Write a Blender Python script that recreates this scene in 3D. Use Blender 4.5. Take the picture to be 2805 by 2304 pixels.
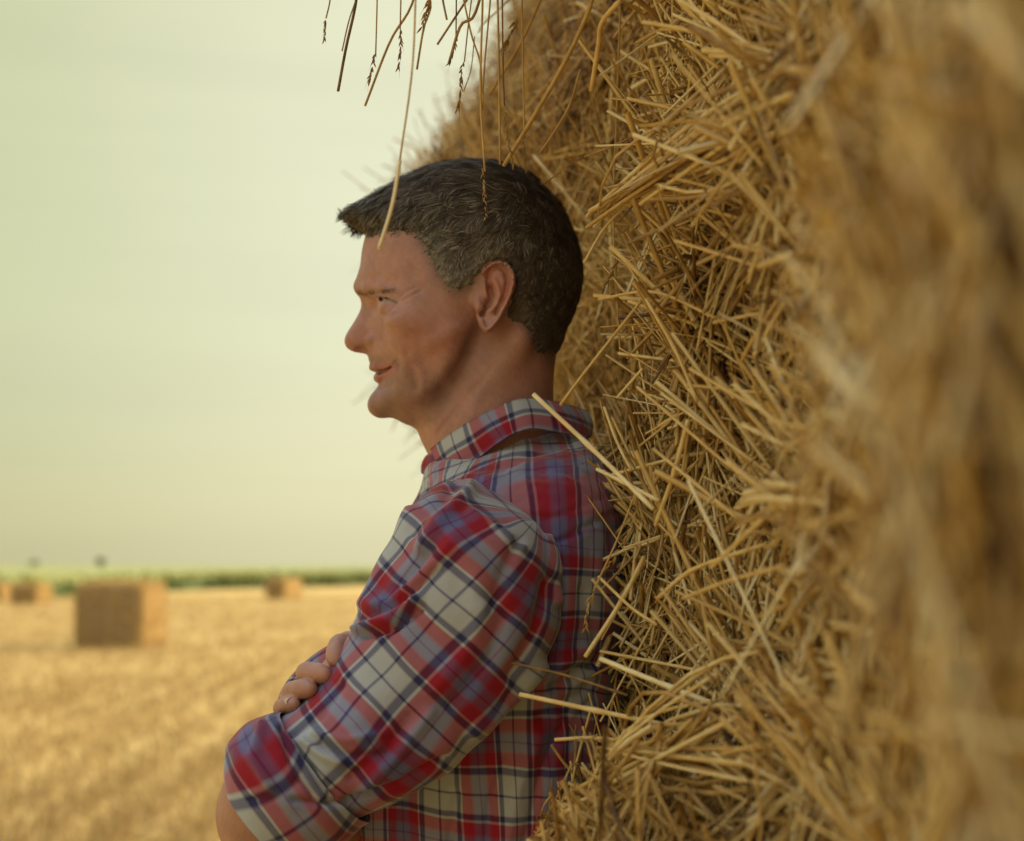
import bpy, math, random
import numpy as np
from mathutils import Vector
rng = np.random.default_rng(7)
random.seed(7)
S = bpy.context.scene
for o in list(bpy.data.objects): bpy.data.objects.remove(o)
COL = S.collection

# ------------------------------------------------------------------ camera
F = 3896.0; PX, PY = 1402.5, 1550.0; CZ = 1.38
cam = bpy.data.cameras.new('camera'); co = bpy.data.objects.new('camera', cam); COL.objects.link(co)
co.location = (0, 0, CZ); co.rotation_euler = (math.radians(90), 0, 0)
cam.lens = 50; cam.sensor_width = 36; cam.shift_y = 398/2805; cam.clip_start = 0.02; cam.clip_end = 9000
cam.dof.use_dof = True; cam.dof.focus_distance = 1.19; cam.dof.aperture_fstop = 4.5; cam.dof.aperture_blades = 0
S.camera = co
# ------------------------------------------------------------------ world, sun, exposure
SUN_EL = math.radians(27); SUN_AZ = math.radians(68)      # azimuth measured from +Y towards +X
w = bpy.data.worlds.new('World'); S.world = w; w.use_nodes = True
nt = w.node_tree; nt.nodes.clear()
def N(t, kind, **kw):
    n = t.nodes.new(kind)
    for k, v in kw.items():
        if k in n.inputs: n.inputs[k].default_value = v
        else: setattr(n, k, v)
    return n
def ramp(t, stops, interp='LINEAR'):
    r = N(t, 'ShaderNodeValToRGB'); e = r.color_ramp.elements; r.color_ramp.interpolation = interp
    e[0].position, e[0].color = stops[0][0], (*stops[0][1], 1); e[1].position, e[1].color = stops[-1][0], (*stops[-1][1], 1)
    for p, c in stops[1:-1]:
        x = e.new(p); x.color = (*c, 1)
    return r
out = N(nt, 'ShaderNodeOutputWorld')
sky = N(nt, 'ShaderNodeTexSky', sky_type='NISHITA', sun_disc=False, sun_elevation=SUN_EL, sun_rotation=SUN_AZ, dust_density=4.0, air_density=1.0)
bg1 = N(nt, 'ShaderNodeBackground', Strength=0.05); nt.links.new(sky.outputs[0], bg1.inputs[0])
tc = N(nt, 'ShaderNodeTexCoord'); sep = N(nt, 'ShaderNodeSeparateXYZ'); nt.links.new(tc.outputs['Generated'], sep.inputs[0])
# veil of thin haze cloud: brighter towards the sun side, soft cloud band low over the horizon
mr = N(nt, 'ShaderNodeMapRange'); mr.interpolation_type='SMOOTHSTEP'; nt.links.new(sep.outputs[0], mr.inputs['Value'])
mr.inputs['From Min'].default_value = -0.42; mr.inputs['From Max'].default_value = -0.07
mixc = N(nt, 'ShaderNodeMix', data_type='RGBA'); nt.links.new(mr.outputs[0], mixc.inputs[0])
mixc.inputs[6].default_value = (0.63, 0.64, 0.28, 1); mixc.inputs[7].default_value = (0.87, 0.845, 0.50, 1)
mixh = N(nt, 'ShaderNodeMix', data_type='RGBA'); nt.links.new(mr.outputs[0], mixh.inputs[0])
mixh.inputs[6].default_value = (0.64, 0.61, 0.33, 1); mixh.inputs[7].default_value = (0.86, 0.81, 0.50, 1)
mrz = N(nt, 'ShaderNodeMapRange'); mrz.interpolation_type='SMOOTHSTEP'; nt.links.new(sep.outputs[2], mrz.inputs['Value']); mrz.inputs['From Max'].default_value = 0.22
mixv = N(nt, 'ShaderNodeMix', data_type='RGBA'); nt.links.new(mrz.outputs[0], mixv.inputs[0]); nt.links.new(mixh.outputs[2], mixv.inputs[6]); nt.links.new(mixc.outputs[2], mixv.inputs[7])
# unseen overhead sky, added brighter and bluer than the horizon to lift the shade
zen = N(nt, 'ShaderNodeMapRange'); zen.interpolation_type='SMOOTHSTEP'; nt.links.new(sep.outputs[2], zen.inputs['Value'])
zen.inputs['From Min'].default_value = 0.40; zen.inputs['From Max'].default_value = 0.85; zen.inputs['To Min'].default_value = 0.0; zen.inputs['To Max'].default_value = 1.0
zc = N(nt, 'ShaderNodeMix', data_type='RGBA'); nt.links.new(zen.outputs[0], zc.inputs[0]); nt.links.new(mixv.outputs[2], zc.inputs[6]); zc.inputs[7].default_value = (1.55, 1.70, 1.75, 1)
mp = N(nt, 'ShaderNodeMapping'); mp.inputs['Scale'].default_value = (1.3, 1.3, 13); mp.inputs['Location'].default_value=(0.3,0.1,0.55)
nt.links.new(tc.outputs['Generated'], mp.inputs[0])
nz = N(nt, 'ShaderNodeTexNoise', Scale=1.6, Detail=3.0, Roughness=0.4); nt.links.new(mp.outputs[0], nz.inputs[0])
cr = N(nt, 'ShaderNodeMapRange'); nt.links.new(nz.outputs[0], cr.inputs['Value'])
cr.inputs['From Min'].default_value = 0.35; cr.inputs['From Max'].default_value = 0.65; cr.inputs['To Min'].default_value=0.955; cr.inputs['To Max'].default_value=1.02
mul = N(nt, 'ShaderNodeVectorMath', operation='SCALE'); zw = N(nt, 'ShaderNodeMath', operation='MULTIPLY_ADD'); nt.links.new(nz.outputs[0], zw.inputs[0]); zw.inputs[1].default_value = .05; nt.links.new(sep.outputs[2], zw.inputs[2])
band = ramp(nt, [(.075, (1, 1, 1)), (.105, (.93, .945, .955)), (.125, (.95, .96, .965)), (.165, (1, 1, 1))], 'EASE'); nt.links.new(zw.outputs[0], band.inputs[0])   # thin cloud bank low over the horizon
bm2 = N(nt, 'ShaderNodeMix', data_type='RGBA'); nt.links.new(mr.outputs[0], bm2.inputs[0]); nt.links.new(band.outputs[0], bm2.inputs[6]); bm2.inputs[7].default_value = (.985, .985, .985, 1)
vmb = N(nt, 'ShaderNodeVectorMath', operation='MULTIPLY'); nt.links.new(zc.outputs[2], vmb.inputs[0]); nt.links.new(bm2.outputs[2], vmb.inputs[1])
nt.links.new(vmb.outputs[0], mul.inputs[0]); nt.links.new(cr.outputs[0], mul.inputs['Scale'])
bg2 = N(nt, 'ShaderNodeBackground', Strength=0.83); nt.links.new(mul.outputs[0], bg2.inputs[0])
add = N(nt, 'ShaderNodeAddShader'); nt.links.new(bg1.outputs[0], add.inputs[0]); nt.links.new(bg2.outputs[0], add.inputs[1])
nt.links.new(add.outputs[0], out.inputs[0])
sl = bpy.data.lights.new('sun', 'SUN'); sl.energy = 4.3; sl.angle = math.radians(0.6); sl.color = (1.0, 0.87, 0.66)
so = bpy.data.objects.new('sun', sl); COL.objects.link(so); so.location = (6, 2, 8)
sd = Vector((math.sin(SUN_AZ)*math.cos(SUN_EL), math.cos(SUN_AZ)*math.cos(SUN_EL), math.sin(SUN_EL)))
so.rotation_euler = sd.to_track_quat('Z', 'Y').to_euler()
S.view_settings.view_transform = 'Standard'; S.view_settings.look = 'None'; S.view_settings.exposure = 0.0; S.view_settings.gamma = 1
S.render.engine = 'CYCLES'

# ------------------------------------------------------------------ helpers
def P3(px, py, Y):                                   # photo pixel at depth Y -> metres
    return np.array([(px-PX)*Y/F, Y, CZ-(py-PY)*Y/F])
def tag(o, label=None, cat=None, group=None, kind=None):
    for k, v in (('label', label), ('category', cat), ('group', group), ('kind', kind)):
        if v: o[k] = v
    return o
def empty(name, loc):
    o = bpy.data.objects.new(name, None); o.location = loc; o.empty_display_size = .1; COL.objects.link(o); return o
def mesh(name, V, Fc, mat=None, parent=None, uv=None, attrs=None, smooth=True):
    """V (n,3); Fc (m,k) int array or list of faces."""
    me = bpy.data.meshes.new(name)
    V = np.asarray(V, dtype=np.float32)
    if isinstance(Fc, np.ndarray):
        m, k = Fc.shape
        me.vertices.add(len(V)); me.vertices.foreach_set('co', V.ravel())
        me.loops.add(m*k); me.loops.foreach_set('vertex_index', Fc.ravel().astype(np.int32))
        me.polygons.add(m); me.polygons.foreach_set('loop_start', np.arange(0, m*k, k, dtype=np.int32))
        me.polygons.foreach_set('loop_total', np.full(m, k, dtype=np.int32))
        me.update(calc_edges=True)
    else:
        me.from_pydata(V.tolist(), [], [list(f) for f in Fc]); me.update()
    if smooth: me.polygons.foreach_set('use_smooth', np.ones(len(me.polygons), dtype=bool))
    if uv is not None:
        l = me.uv_layers.new(name='UVMap'); vi = np.zeros(len(me.loops), dtype=np.int32); me.loops.foreach_get('vertex_index', vi)
        l.data.foreach_set('uv', np.asarray(uv, dtype=np.float32)[vi].ravel())
    for k, a in (attrs or {}).items():
        a = np.asarray(a, dtype=np.float32)
        if a.ndim == 1:
            at = me.attributes.new(k, 'FLOAT', 'POINT'); at.data.foreach_set('value', a)
        else:
            at = me.attributes.new(k, 'FLOAT_COLOR', 'POINT'); at.data.foreach_set('color', np.c_[a, np.ones(len(a))].astype(np.float32).ravel())
    if mat: me.materials.append(mat)
    me.validate()
    o = bpy.data.objects.new(name, me); COL.objects.link(o)
    if parent:
        o.parent = parent; o.matrix_parent_inverse = parent.matrix_basis.inverted()
    return o
def noise3(P, scale, seed=0, octv=3):
    """cheap smooth pseudo-noise from summed rotated sines, about -1..1"""
    r = np.random.default_rng(abs(seed)); v = np.zeros(len(P)); a = 1; tot = 0
    for _ in range(octv):
        for _ in range(4):
            k = r.normal(size=3); k /= np.linalg.norm(k)
            v += a*np.sin(P@k*scale*6.28*r.uniform(.7, 1.3)+r.uniform(0, 6.28))/2
        tot += a; a *= .5; scale *= 2
    return v/tot
def new_mat(name):
    m = bpy.data.materials.new(name); m.use_nodes = True; t = m.node_tree; t.nodes.clear()
    o = N(t, 'ShaderNodeOutputMaterial'); b = N(t, 'ShaderNodeBsdfPrincipled'); t.links.new(b.outputs[0], o.inputs[0])
    return m, t, b
def bump(t, b, h, strength=.3, dist=.001):
    n = N(t, 'ShaderNodeBump', Strength=strength, Distance=dist); t.links.new(h, n.inputs['Height']); t.links.new(n.outputs[0], b.inputs['Normal']); return n
def seg_dist(U, V, pts, closed=False):
    """2D distance to polyline; returns dist and (for closed) inside mask"""
    pts = np.asarray(pts, float); d = np.full(U.shape, 1e9); ins = np.zeros(U.shape, bool)
    n = len(pts)
    for i in range(n if closed else n-1):
        a = pts[i]; b = pts[(i+1) % n]; e = b-a; L = e@e+1e-9
        t = np.clip(((U-a[0])*e[0]+(V-a[1])*e[1])/L, 0, 1)
        d = np.minimum(d, np.hypot(U-a[0]-t*e[0], V-a[1]-t*e[1]))
        if closed:
            c = ((a[1] > V) != (b[1] > V)) & (U < (b[0]-a[0])*(V-a[1])/(b[1]-a[1]+1e-12)+a[0]); ins ^= c
    return (d, ins) if closed else d
def spline(pts, n, closed=False):
    pts = np.asarray(pts, float); m = len(pts); res = []
    t = np.linspace(0, m if closed else m-1, n, endpoint=not closed)
    for x in t:
        i = int(x) if closed else min(int(x), m-2); f = x-i
        g = (lambda j: pts[j % m]) if closed else (lambda j: pts[min(max(j, 0), m-1)] if 0 <= j < m else (2*pts[0]-pts[1] if j < 0 else 2*pts[-1]-pts[-2]))
        p0, p1, p2, p3 = g(i-1), g(i), g(i+1), g(i+2)
        res.append(.5*((2*p1)+(-p0+p2)*f+(2*p0-5*p1+4*p2-p3)*f*f+(-p0+3*p1-3*p2+p3)*f**3))
    return np.array(res)
def tps(pts, U, V):
    """thin plate spline through (u,v,val)"""
    pts = np.asarray(pts, float); s = 200.; X = pts[:, :2]/s; n = len(X)
    def k(r2): return r2*np.log(r2+1e-9)*.5
    D = ((X[:, None]-X[None])**2).sum(-1); A = np.zeros((n+3, n+3)); A[:n, :n] = k(D)+np.eye(n)*.002
    A[:n, n] = 1; A[:n, n+1:] = X; A[n, :n] = 1; A[n+1:, :n] = X.T
    c = np.linalg.solve(A, np.r_[pts[:, 2], 0, 0, 0]); r = c[n]+c[n+1]*U/s+c[n+2]*V/s
    for i in range(n): r = r+c[i]*k((U/s-X[i, 0])**2+(V/s-X[i, 1])**2)
    return r
def blur2(A, k):
    for ax in (0, 1):
        for _ in range(2):
            B = np.copy(A); w_ = 2*k+1
            pad = [(0, 0), (0, 0)]; pad[ax] = (k+1, k); C = np.cumsum(np.pad(B, pad, mode='edge'), axis=ax)
            A = (np.take(C, range(w_, C.shape[ax]), axis=ax)-np.take(C, range(0, C.shape[ax]-w_), axis=ax))/w_
    return A
def smin(a, b, k):
    h = np.clip(.5+.5*(b-a)/k, 0, 1); return b*(1-h)+a*h-k*h*(1-h)
def smax(a, b, k): return -smin(-a, -b, k)
def surface_nets(G, org, h):
    """G field (nx,ny,nz), negative inside. returns verts, quads"""
    nx, ny, nz_ = G.shape; sg = G < 0
    c = np.zeros((nx-1, ny-1, nz_-1), np.int8)
    offs = [(i, j, k) for i in (0, 1) for j in (0, 1) for k in (0, 1)]
    for i, j, k in offs: c += sg[i:nx-1+i, j:ny-1+j, k:nz_-1+k]
    act = np.argwhere((c > 0) & (c < 8)); idx = np.full(c.shape, -1, np.int32); idx[act[:, 0], act[:, 1], act[:, 2]] = np.arange(len(act))
    val = np.stack([G[act[:, 0]+i, act[:, 1]+j, act[:, 2]+k] for i, j, k in offs], 1)
    P = np.zeros((len(act), 3)); W = np.zeros(len(act))
    for a in range(8):
        for b in range(a+1, 8):
            oa, ob = np.array(offs[a]), np.array(offs[b])
            if abs(oa-ob).sum() != 1: continue
            x = (val[:, a] < 0) != (val[:, b] < 0); t = val[:, a]/(val[:, a]-val[:, b]+1e-12)
            P[x] += oa+(ob-oa)*t[x, None]; W[x] += 1
    V = (act+P/W[:, None])*h+np.array(org); Q = []
    for ax in range(3):
        sl0 = [slice(None)]*3; sl1 = [slice(None)]*3; sl0[ax] = slice(0, -1); sl1[ax] = slice(1, None)
        e = np.argwhere(sg[tuple(sl0)] != sg[tuple(sl1)]); b_, c_ = [(1, 2), (2, 0), (0, 1)][ax]
        e = e[(e[:, b_] > 0) & (e[:, c_] > 0) & (e[:, b_] < G.shape[b_]-1) & (e[:, c_] < G.shape[c_]-1)]
        neg = sg[e[:, 0], e[:, 1], e[:, 2]]; q = []
        for db, dc in ((1, 1), (0, 1), (0, 0), (1, 0)):
            f = e.copy(); f[:, b_] -= db; f[:, c_] -= dc; q.append(idx[f[:, 0], f[:, 1], f[:, 2]])
        q = np.stack(q, 1); q[~neg] = q[~neg][:, ::-1]; Q.append(q)
    Q = np.concatenate(Q); Q = Q[(Q >= 0).all(1)]
    return V, Q
def relax(V, Q, it=2, lam=.5):
    for k in range(it):
        A = np.zeros_like(V); C = np.zeros(len(V))
        for i in range(4):
            for j in ((i+1) % 4, (i+3) % 4):
                np.add.at(A, Q[:, i], V[Q[:, j]]); np.add.at(C, Q[:, i], 1)
        V = V+lam*(A/C[:, None]-V)
    return V
def vnormals(V, Q):
    n = np.cross(V[Q[:, 2]]-V[Q[:, 0]], V[Q[:, 3]]-V[Q[:, 1]]); Nn = np.zeros_like(V)
    for i in range(4): np.add.at(Nn, Q[:, i], n)
    return Nn/(np.linalg.norm(Nn, axis=1)[:, None]+1e-12)
def tubes(P, R, sides=5, flat=None, cap=True):
    """P (n,K,3) centre lines, R (n,K) radii -> verts, quads. flat: width ratio of second axis."""
    n, K, _ = P.shape; T = np.gradient(P, axis=1); T /= np.linalg.norm(T, axis=2)[..., None]+1e-9
    up = rng.normal(size=(n, 1, 3)); A = np.cross(T, up); A /= np.linalg.norm(A, axis=2)[..., None]+1e-9; B = np.cross(T, A)
    ph = np.arange(sides)/sides*2*np.pi; fl = np.ones(n) if flat is None else flat
    V = P[:, :, None]+R[:, :, None, None]*(A[:, :, None]*np.cos(ph)[None, None, :, None]+B[:, :, None]*(np.sin(ph)[None, None, :, None]*fl[:, None, None, None]))
    V = V.reshape(-1, 3); i = np.arange(n)[:, None, None]; k = np.arange(K-1)[None, :, None]; s = np.arange(sides)[None, None, :]
    b = i*K*sides; s2 = (s+1) % sides
    Q = np.stack([b+k*sides+s, b+k*sides+s2, b+(k+1)*sides+s2, b+(k+1)*sides+s], -1).reshape(-1, 4)
    return V, Q

# ------------------------------------------------------------------ materials
def straw_material(name, stops, rough=.45):
    m, t, b = new_mat(name)
    a = N(t, 'ShaderNodeAttribute', attribute_name='tint'); r = ramp(t, stops); 
    tc = N(t, 'ShaderNodeTexCoord'); nzz = N(t, 'ShaderNodeTexNoise', Scale=90.0, Detail=2.0); t.links.new(tc.outputs['Object'], nzz.inputs[0])
    ad = N(t, 'ShaderNodeMath', operation='MULTIPLY_ADD'); t.links.new(nzz.outputs[0], ad.inputs[0]); ad.inputs[1].default_value = .5; 
    sb = N(t, 'ShaderNodeMath', operation='SUBTRACT'); t.links.new(a.outputs['Fac'], sb.inputs[0]); sb.inputs[1].default_value = .25
    t.links.new(sb.outputs[0], ad.inputs[2]); t.links.new(ad.outputs[0], r.inputs[0]); t.links.new(r.outputs[0], b.inputs['Base Color'])
    b.inputs['Roughness'].default_value = rough; b.inputs['Specular IOR Level'].default_value = .35
    # straw lets a little light through
    tr = N(t, 'ShaderNodeBsdfTranslucent'); t.links.new(r.outputs[0], tr.inputs[0]); mx = N(t, 'ShaderNodeMixShader', Fac=.18)
    o = [n for n in t.nodes if n.type == 'OUTPUT_MATERIAL'][0]
    t.links.new(b.outputs[0], mx.inputs[1]); t.links.new(tr.outputs[0], mx.inputs[2]); t.links.new(mx.outputs[0], o.inputs[0])
    return m
STRAW = [(0, (.10, .052, .026)), (.22, (.34, .185, .060)), (.5, (.62, .385, .125)), (.75, (.78, .54, .205)), (1, (.90, .74, .43))]
M_straw = straw_material('straw', STRAW)
M_ear = straw_material('wheat_ear', [(0, (.16, .075, .02)), (.5, (.38, .22, .07)), (1, (.58, .38, .14))], .6)
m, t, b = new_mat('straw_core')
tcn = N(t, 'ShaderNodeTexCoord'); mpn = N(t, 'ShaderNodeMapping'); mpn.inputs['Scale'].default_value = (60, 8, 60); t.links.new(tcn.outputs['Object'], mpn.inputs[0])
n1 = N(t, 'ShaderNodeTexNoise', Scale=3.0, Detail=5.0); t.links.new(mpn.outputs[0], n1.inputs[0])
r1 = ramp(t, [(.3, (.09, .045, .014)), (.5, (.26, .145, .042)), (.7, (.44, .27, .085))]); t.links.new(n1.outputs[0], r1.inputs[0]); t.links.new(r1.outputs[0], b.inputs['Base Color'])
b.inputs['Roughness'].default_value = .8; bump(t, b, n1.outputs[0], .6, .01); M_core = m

# plaid cloth ---------------------------------------------------------
m, t, b = new_mat('plaid_cotton'); M_plaid = m
WH = (.37, .375, .395); RD = (.27, .010, .025); NV = (.028, .026, .085); GB = (.12, .12, .25); PU=(.09,.03,.14)
seq = [(0, NV), (.050, NV), (.072, WH), (.232, WH), (.248, NV), (.256, NV), (.272, WH), (.426, WH), (.448, NV), (.488, NV), (.504, WH), (.514, WH), (.530, RD), (.635, RD), (.685, GB),
       (.735, GB), (.745, PU), (.755, PU), (.765, GB), (.815, GB), (.862, RD), (.966, RD), (.980, WH), (.988, WH), (1, NV)]
uvn = N(t, 'ShaderNodeUVMap'); sx = N(t, 'ShaderNodeSeparateXYZ'); t.links.new(uvn.outputs[0], sx.inputs[0])
cols = []
for ax in (0, 1):
    fr = N(t, 'ShaderNodeMath', operation='FRACT'); t.links.new(sx.outputs[ax], fr.inputs[0]); r = ramp(t, seq); t.links.new(fr.outputs[0], r.inputs[0]); cols.append(r)
# twill weave: fine diagonal alternation of warp and weft
dg = N(t, 'ShaderNodeMath', operation='ADD'); t.links.new(sx.outputs[0], dg.inputs[0]); t.links.new(sx.outputs[1], dg.inputs[1])
wv = N(t, 'ShaderNodeMath', operation='MULTIPLY', ); t.links.new(dg.outputs[0], wv.inputs[0]); wv.inputs[1].default_value = 2*math.pi*55
sn = N(t, 'ShaderNodeMath', operation='SINE'); t.links.new(wv.outputs[0], sn.inputs[0])
ma = N(t, 'ShaderNodeMath', operation='MULTIPLY_ADD'); t.links.new(sn.outputs[0], ma.inputs[0]); ma.inputs[1].default_value = .10; ma.inputs[2].default_value = .5
mxp = N(t, 'ShaderNodeMix', data_type='RGBA'); t.links.new(ma.outputs[0], mxp.inputs[0]); t.links.new(cols[0].outputs[0], mxp.inputs[6]); t.links.new(cols[1].outputs[0], mxp.inputs[7])
gm = N(t, 'ShaderNodeVectorMath', operation='MULTIPLY'); t.links.new(cols[0].outputs[0], gm.inputs[0]); t.links.new(cols[1].outputs[0], gm.inputs[1])
gp = N(t, 'ShaderNodeVectorMath', operation='POWER') if False else None
sxx = N(t, 'ShaderNodeSeparateXYZ'); t.links.new(gm.outputs[0], sxx.inputs[0]); cxx = N(t, 'ShaderNodeCombineXYZ')
for q in range(3):
    rt = N(t, 'ShaderNodeMath', operation='SQRT'); t.links.new(sxx.outputs[q], rt.inputs[0]); t.links.new(rt.outputs[0], cxx.inputs[q])
mx3 = N(t, 'ShaderNodeMix', data_type='RGBA'); mx3.inputs[0].default_value = .62; t.links.new(mxp.outputs[2], mx3.inputs[6]); t.links.new(cxx.outputs[0], mx3.inputs[7])
t.links.new(mx3.outputs[2], b.inputs['Base Color']); b.inputs['Roughness'].default_value = .85; b.inputs['Specular IOR Level'].default_value = .2
b.inputs['Sheen Weight'].default_value = .25; b.inputs['Sheen Roughness'].default_value = .4
tcc = N(t, 'ShaderNodeTexCoord'); nn = N(t, 'ShaderNodeTexNoise', Scale=28.0, Detail=4.0, Roughness=.55); t.links.new(tcc.outputs['Object'], nn.inputs[0])
bump(t, b, nn.outputs[0], .35, .006)

# skin ------------------------------------------------------------------
m, t, b = new_mat('skin'); M_skin = m
a = N(t, 'ShaderNodeAttribute', attribute_name='pigment'); tcc = N(t, 'ShaderNodeTexCoord')
nn = N(t, 'ShaderNodeTexNoise', Scale=45.0, Detail=5.0, Roughness=.6); t.links.new(tcc.outputs['Object'], nn.inputs[0])
mrn = N(t, 'ShaderNodeMapRange'); t.links.new(nn.outputs[0], mrn.inputs[0]); mrn.inputs['To Min'].default_value = .66; mrn.inputs['To Max'].default_value = 1.30
vm = N(t, 'ShaderNodeVectorMath', operation='SCALE'); t.links.new(a.outputs['Color'], vm.inputs[0]); t.links.new(mrn.outputs[0], vm.inputs['Scale'])
t.links.new(vm.outputs[0], b.inputs['Base Color'])
b.inputs['Roughness'].default_value = .50; b.inputs['Specular IOR Level'].default_value = .45
b.inputs['Subsurface Weight'].default_value = .12; b.inputs['Subsurface Radius'].default_value = (1.0, .35, .18); b.inputs['Subsurface Scale'].default_value = .004
n2 = N(t, 'ShaderNodeTexNoise', Scale=330.0, Detail=4.0); t.links.new(tcc.outputs['Object'], n2.inputs[0]); bump(t, b, n2.outputs[0], .5, .0011)
# hair ------------------------------------------------------------------
m, t, b = new_mat('hair'); M_hair = m
a = N(t, 'ShaderNodeAttribute', attribute_name='tint'); r = ramp(t, [(0, (.024, .017, .014)), (.4, (.075, .056, .046)), (.7, (.18, .15, .13)), (1, (.34, .31, .285))]); t.links.new(a.outputs['Fac'], r.inputs[0])
t.links.new(r.outputs[0], b.inputs['Base Color']); b.inputs['Roughness'].default_value = .6; b.inputs['Specular IOR Level'].default_value = .25
def plain(name, c, rough=.6, **kw):
    m, t, b = new_mat(name); tcn = N(t, 'ShaderNodeTexCoord'); n = N(t, 'ShaderNodeTexNoise', Scale=kw.get('scale', 12.0), Detail=4.0); t.links.new(tcn.outputs['Object'], n.inputs[0])
    r = ramp(t, [(.3, tuple(x*.75 for x in c)), (.7, tuple(min(1, x*1.2) for x in c))]); t.links.new(n.outputs[0], r.inputs[0]); t.links.new(r.outputs[0], b.inputs['Base Color']); b.inputs['Roughness'].default_value = rough
    return m
M_eye = plain('eye_white', (.50, .42, .36), .2); M_iris = plain('iris', (.04, .035, .025), .2)
M_denim = plain('denim', (.03, .045, .10), .9, scale=60.0); M_leather = plain('brown_leather', (.09, .045, .02), .5); M_button = plain('button', (.5, .45, .38), .4)
M_nail = plain('nail', (.52, .33, .27), .25)

# ================================================================== SETTING
# ground: stubble field, one sheet to the horizon
def terrain_z(X, Y):
    s = np.clip((Y-60)/500, 0, 1)
    return s*0.0+np.clip((X+40)/300, -.3, 1)*0.0
gx = np.r_[-6000, -2500, -1000, -400, -150, -60, np.linspace(-30, 30, 61), 60, 150, 400, 1000, 2500, 6000]; gy = np.r_[-60, -20, np.linspace(-6, 60, 67), 90, 150, 300, 700, 1500, 3000, 7000]
GX, GY = np.meshgrid(gx, gy, indexing='ij'); nxx, nyy = GX.shape
Vg = np.c_[GX.ravel(), GY.ravel(), np.zeros(GX.size)]; Vg[:, 2] += .02*noise3(Vg, .15, 3, 2)*(np.abs(Vg[:, 0]) < 31)*(Vg[:, 1] < 61)
ii = np.arange(nxx-1)[:, None]*nyy+np.arange(nyy-1)[None]; Qg = np.stack([ii, ii+nyy, ii+nyy+1, ii+1], -1).reshape(-1, 4)
m, t, b = new_mat('stubble_ground')
tcn = N(t, 'ShaderNodeTexCoord'); mpn = N(t, 'ShaderNodeMapping'); mpn.inputs['Rotation'].default_value = (0, 0, math.radians(-3)); mpn.inputs['Scale'].default_value = (1, .16, 1); t.links.new(tcn.outputs['Object'], mpn.inputs[0])
n1 = N(t, 'ShaderNodeTexNoise', Scale=3.2, Detail=6.0, Roughness=.65); t.links.new(mpn.outputs[0], n1.inputs[0])
n2 = N(t, 'ShaderNodeTexNoise', Scale=.35, Detail=4.0); t.links.new(tcn.outputs['Object'], n2.inputs[0])
mm = N(t, 'ShaderNodeMath', operation='MULTIPLY_ADD'); t.links.new(n2.outputs[0], mm.inputs[0]); mm.inputs[1].default_value = .5; t.links.new(n1.outputs[0], mm.inputs[2])
wv = N(t, 'ShaderNodeTexWave', Scale=.19, Distortion=2.2, Detail=2.0); wv.inputs['Detail Scale'].default_value = .4; t.links.new(mpn.outputs[0], wv.inputs[0])      # windrows and wheel tracks
m5 = N(t, 'ShaderNodeMath', operation='MULTIPLY_ADD'); t.links.new(wv.outputs[0], m5.inputs[0]); m5.inputs[1].default_value = .11; t.links.new(mm.outputs[0], m5.inputs[2])
r1 = ramp(t, [(.53, (.27, .160, .050)), (.69, (.53, .335, .110)), (.93, (.68, .475, .18))]); t.links.new(m5.outputs[0], r1.inputs[0]); t.links.new(r1.outputs[0], b.inputs['Base Color'])
b.inputs['Roughness'].default_value = .9; b.inputs['Specular IOR Level'].default_value = .1; bump(t, b, n1.outputs[0], .5, .05)
tag(mesh('ground', Vg, Qg, m), 'flat harvested stubble field of golden straw', None, None, 'structure')
# stubble stalks in rows
ns = 110000
YY = 3.6+(rng.random(ns)**1.7)*62; XX = -YY*.62-1+rng.random(ns)*(YY*.85+2)
row = np.round(XX/.42)*.42; XX = row+rng.normal(0, .095, ns)+YY*-.045
K = 3; hh = rng.uniform(.07, .19, ns); base = np.c_[XX, YY, np.full(ns, -.01)]; lean = rng.normal(0, .35, (ns, 2)); lay = rng.random(ns) < .35
lean[lay] *= 5; hh[lay] *= .5
tt = np.linspace(0, 1, K)[None, :, None]; PP = base[:, None]+tt*np.c_[lean[:, 0]*hh, lean[:, 1]*hh, hh][:, None]
V, Q = tubes(PP, np.full((ns, K), .0035), 3); tint = np.repeat(rng.uniform(.35, .95, ns), K*3)
M_stub = straw_material('cut_stubble', [(0, (.15, .085, .03)), (.5, (.42, .27, .095)), (1, (.62, .45, .19))], .7)
tag(mesh('stubble', V, Q, M_stub, attrs={'tint': tint}), 'golden cut stubble and loose straw standing on the field', 'stubble', None, 'stuff')

# crop field beyond the stubble (low green crop with yellow-green top)
m, t, b = new_mat('crop_leaves'); tcn = N(t, 'ShaderNodeTexCoord'); n1 = N(t, 'ShaderNodeTexNoise', Scale=.9, Detail=6.0); t.links.new(tcn.outputs['Object'], n1.inputs[0])
geo = N(t, 'ShaderNodeNewGeometry'); sp = N(t, 'ShaderNodeSeparateXYZ'); t.links.new(geo.outputs['Position'], sp.inputs[0])
r1 = ramp(t, [(.3, (.05, .085, .018)), (.7, (.12, .16, .035))]); r2 = ramp(t, [(.3, (.24, .25, .06)), (.7, (.38, .36, .11))]); t.links.new(n1.outputs[0], r1.inputs[0]); t.links.new(n1.outputs[0], r2.inputs[0])
mz = N(t, 'ShaderNodeMapRange'); t.links.new(sp.outputs[2], mz.inputs[0]); mz.inputs['From Min'].default_value = .52; mz.inputs['From Max'].default_value = .74   # yellower and lighter towards the top of the crop
mx = N(t, 'ShaderNodeMix', data_type='RGBA'); t.links.new(mz.outputs[0], mx.inputs[0]); t.links.new(r1.outputs[0], mx.inputs[6]); t.links.new(r2.outputs[0], mx.inputs[7]); t.links.new(mx.outputs[2], b.inputs['Base Color']); b.inputs['Roughness'].default_value = .8
M_crop = m
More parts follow.
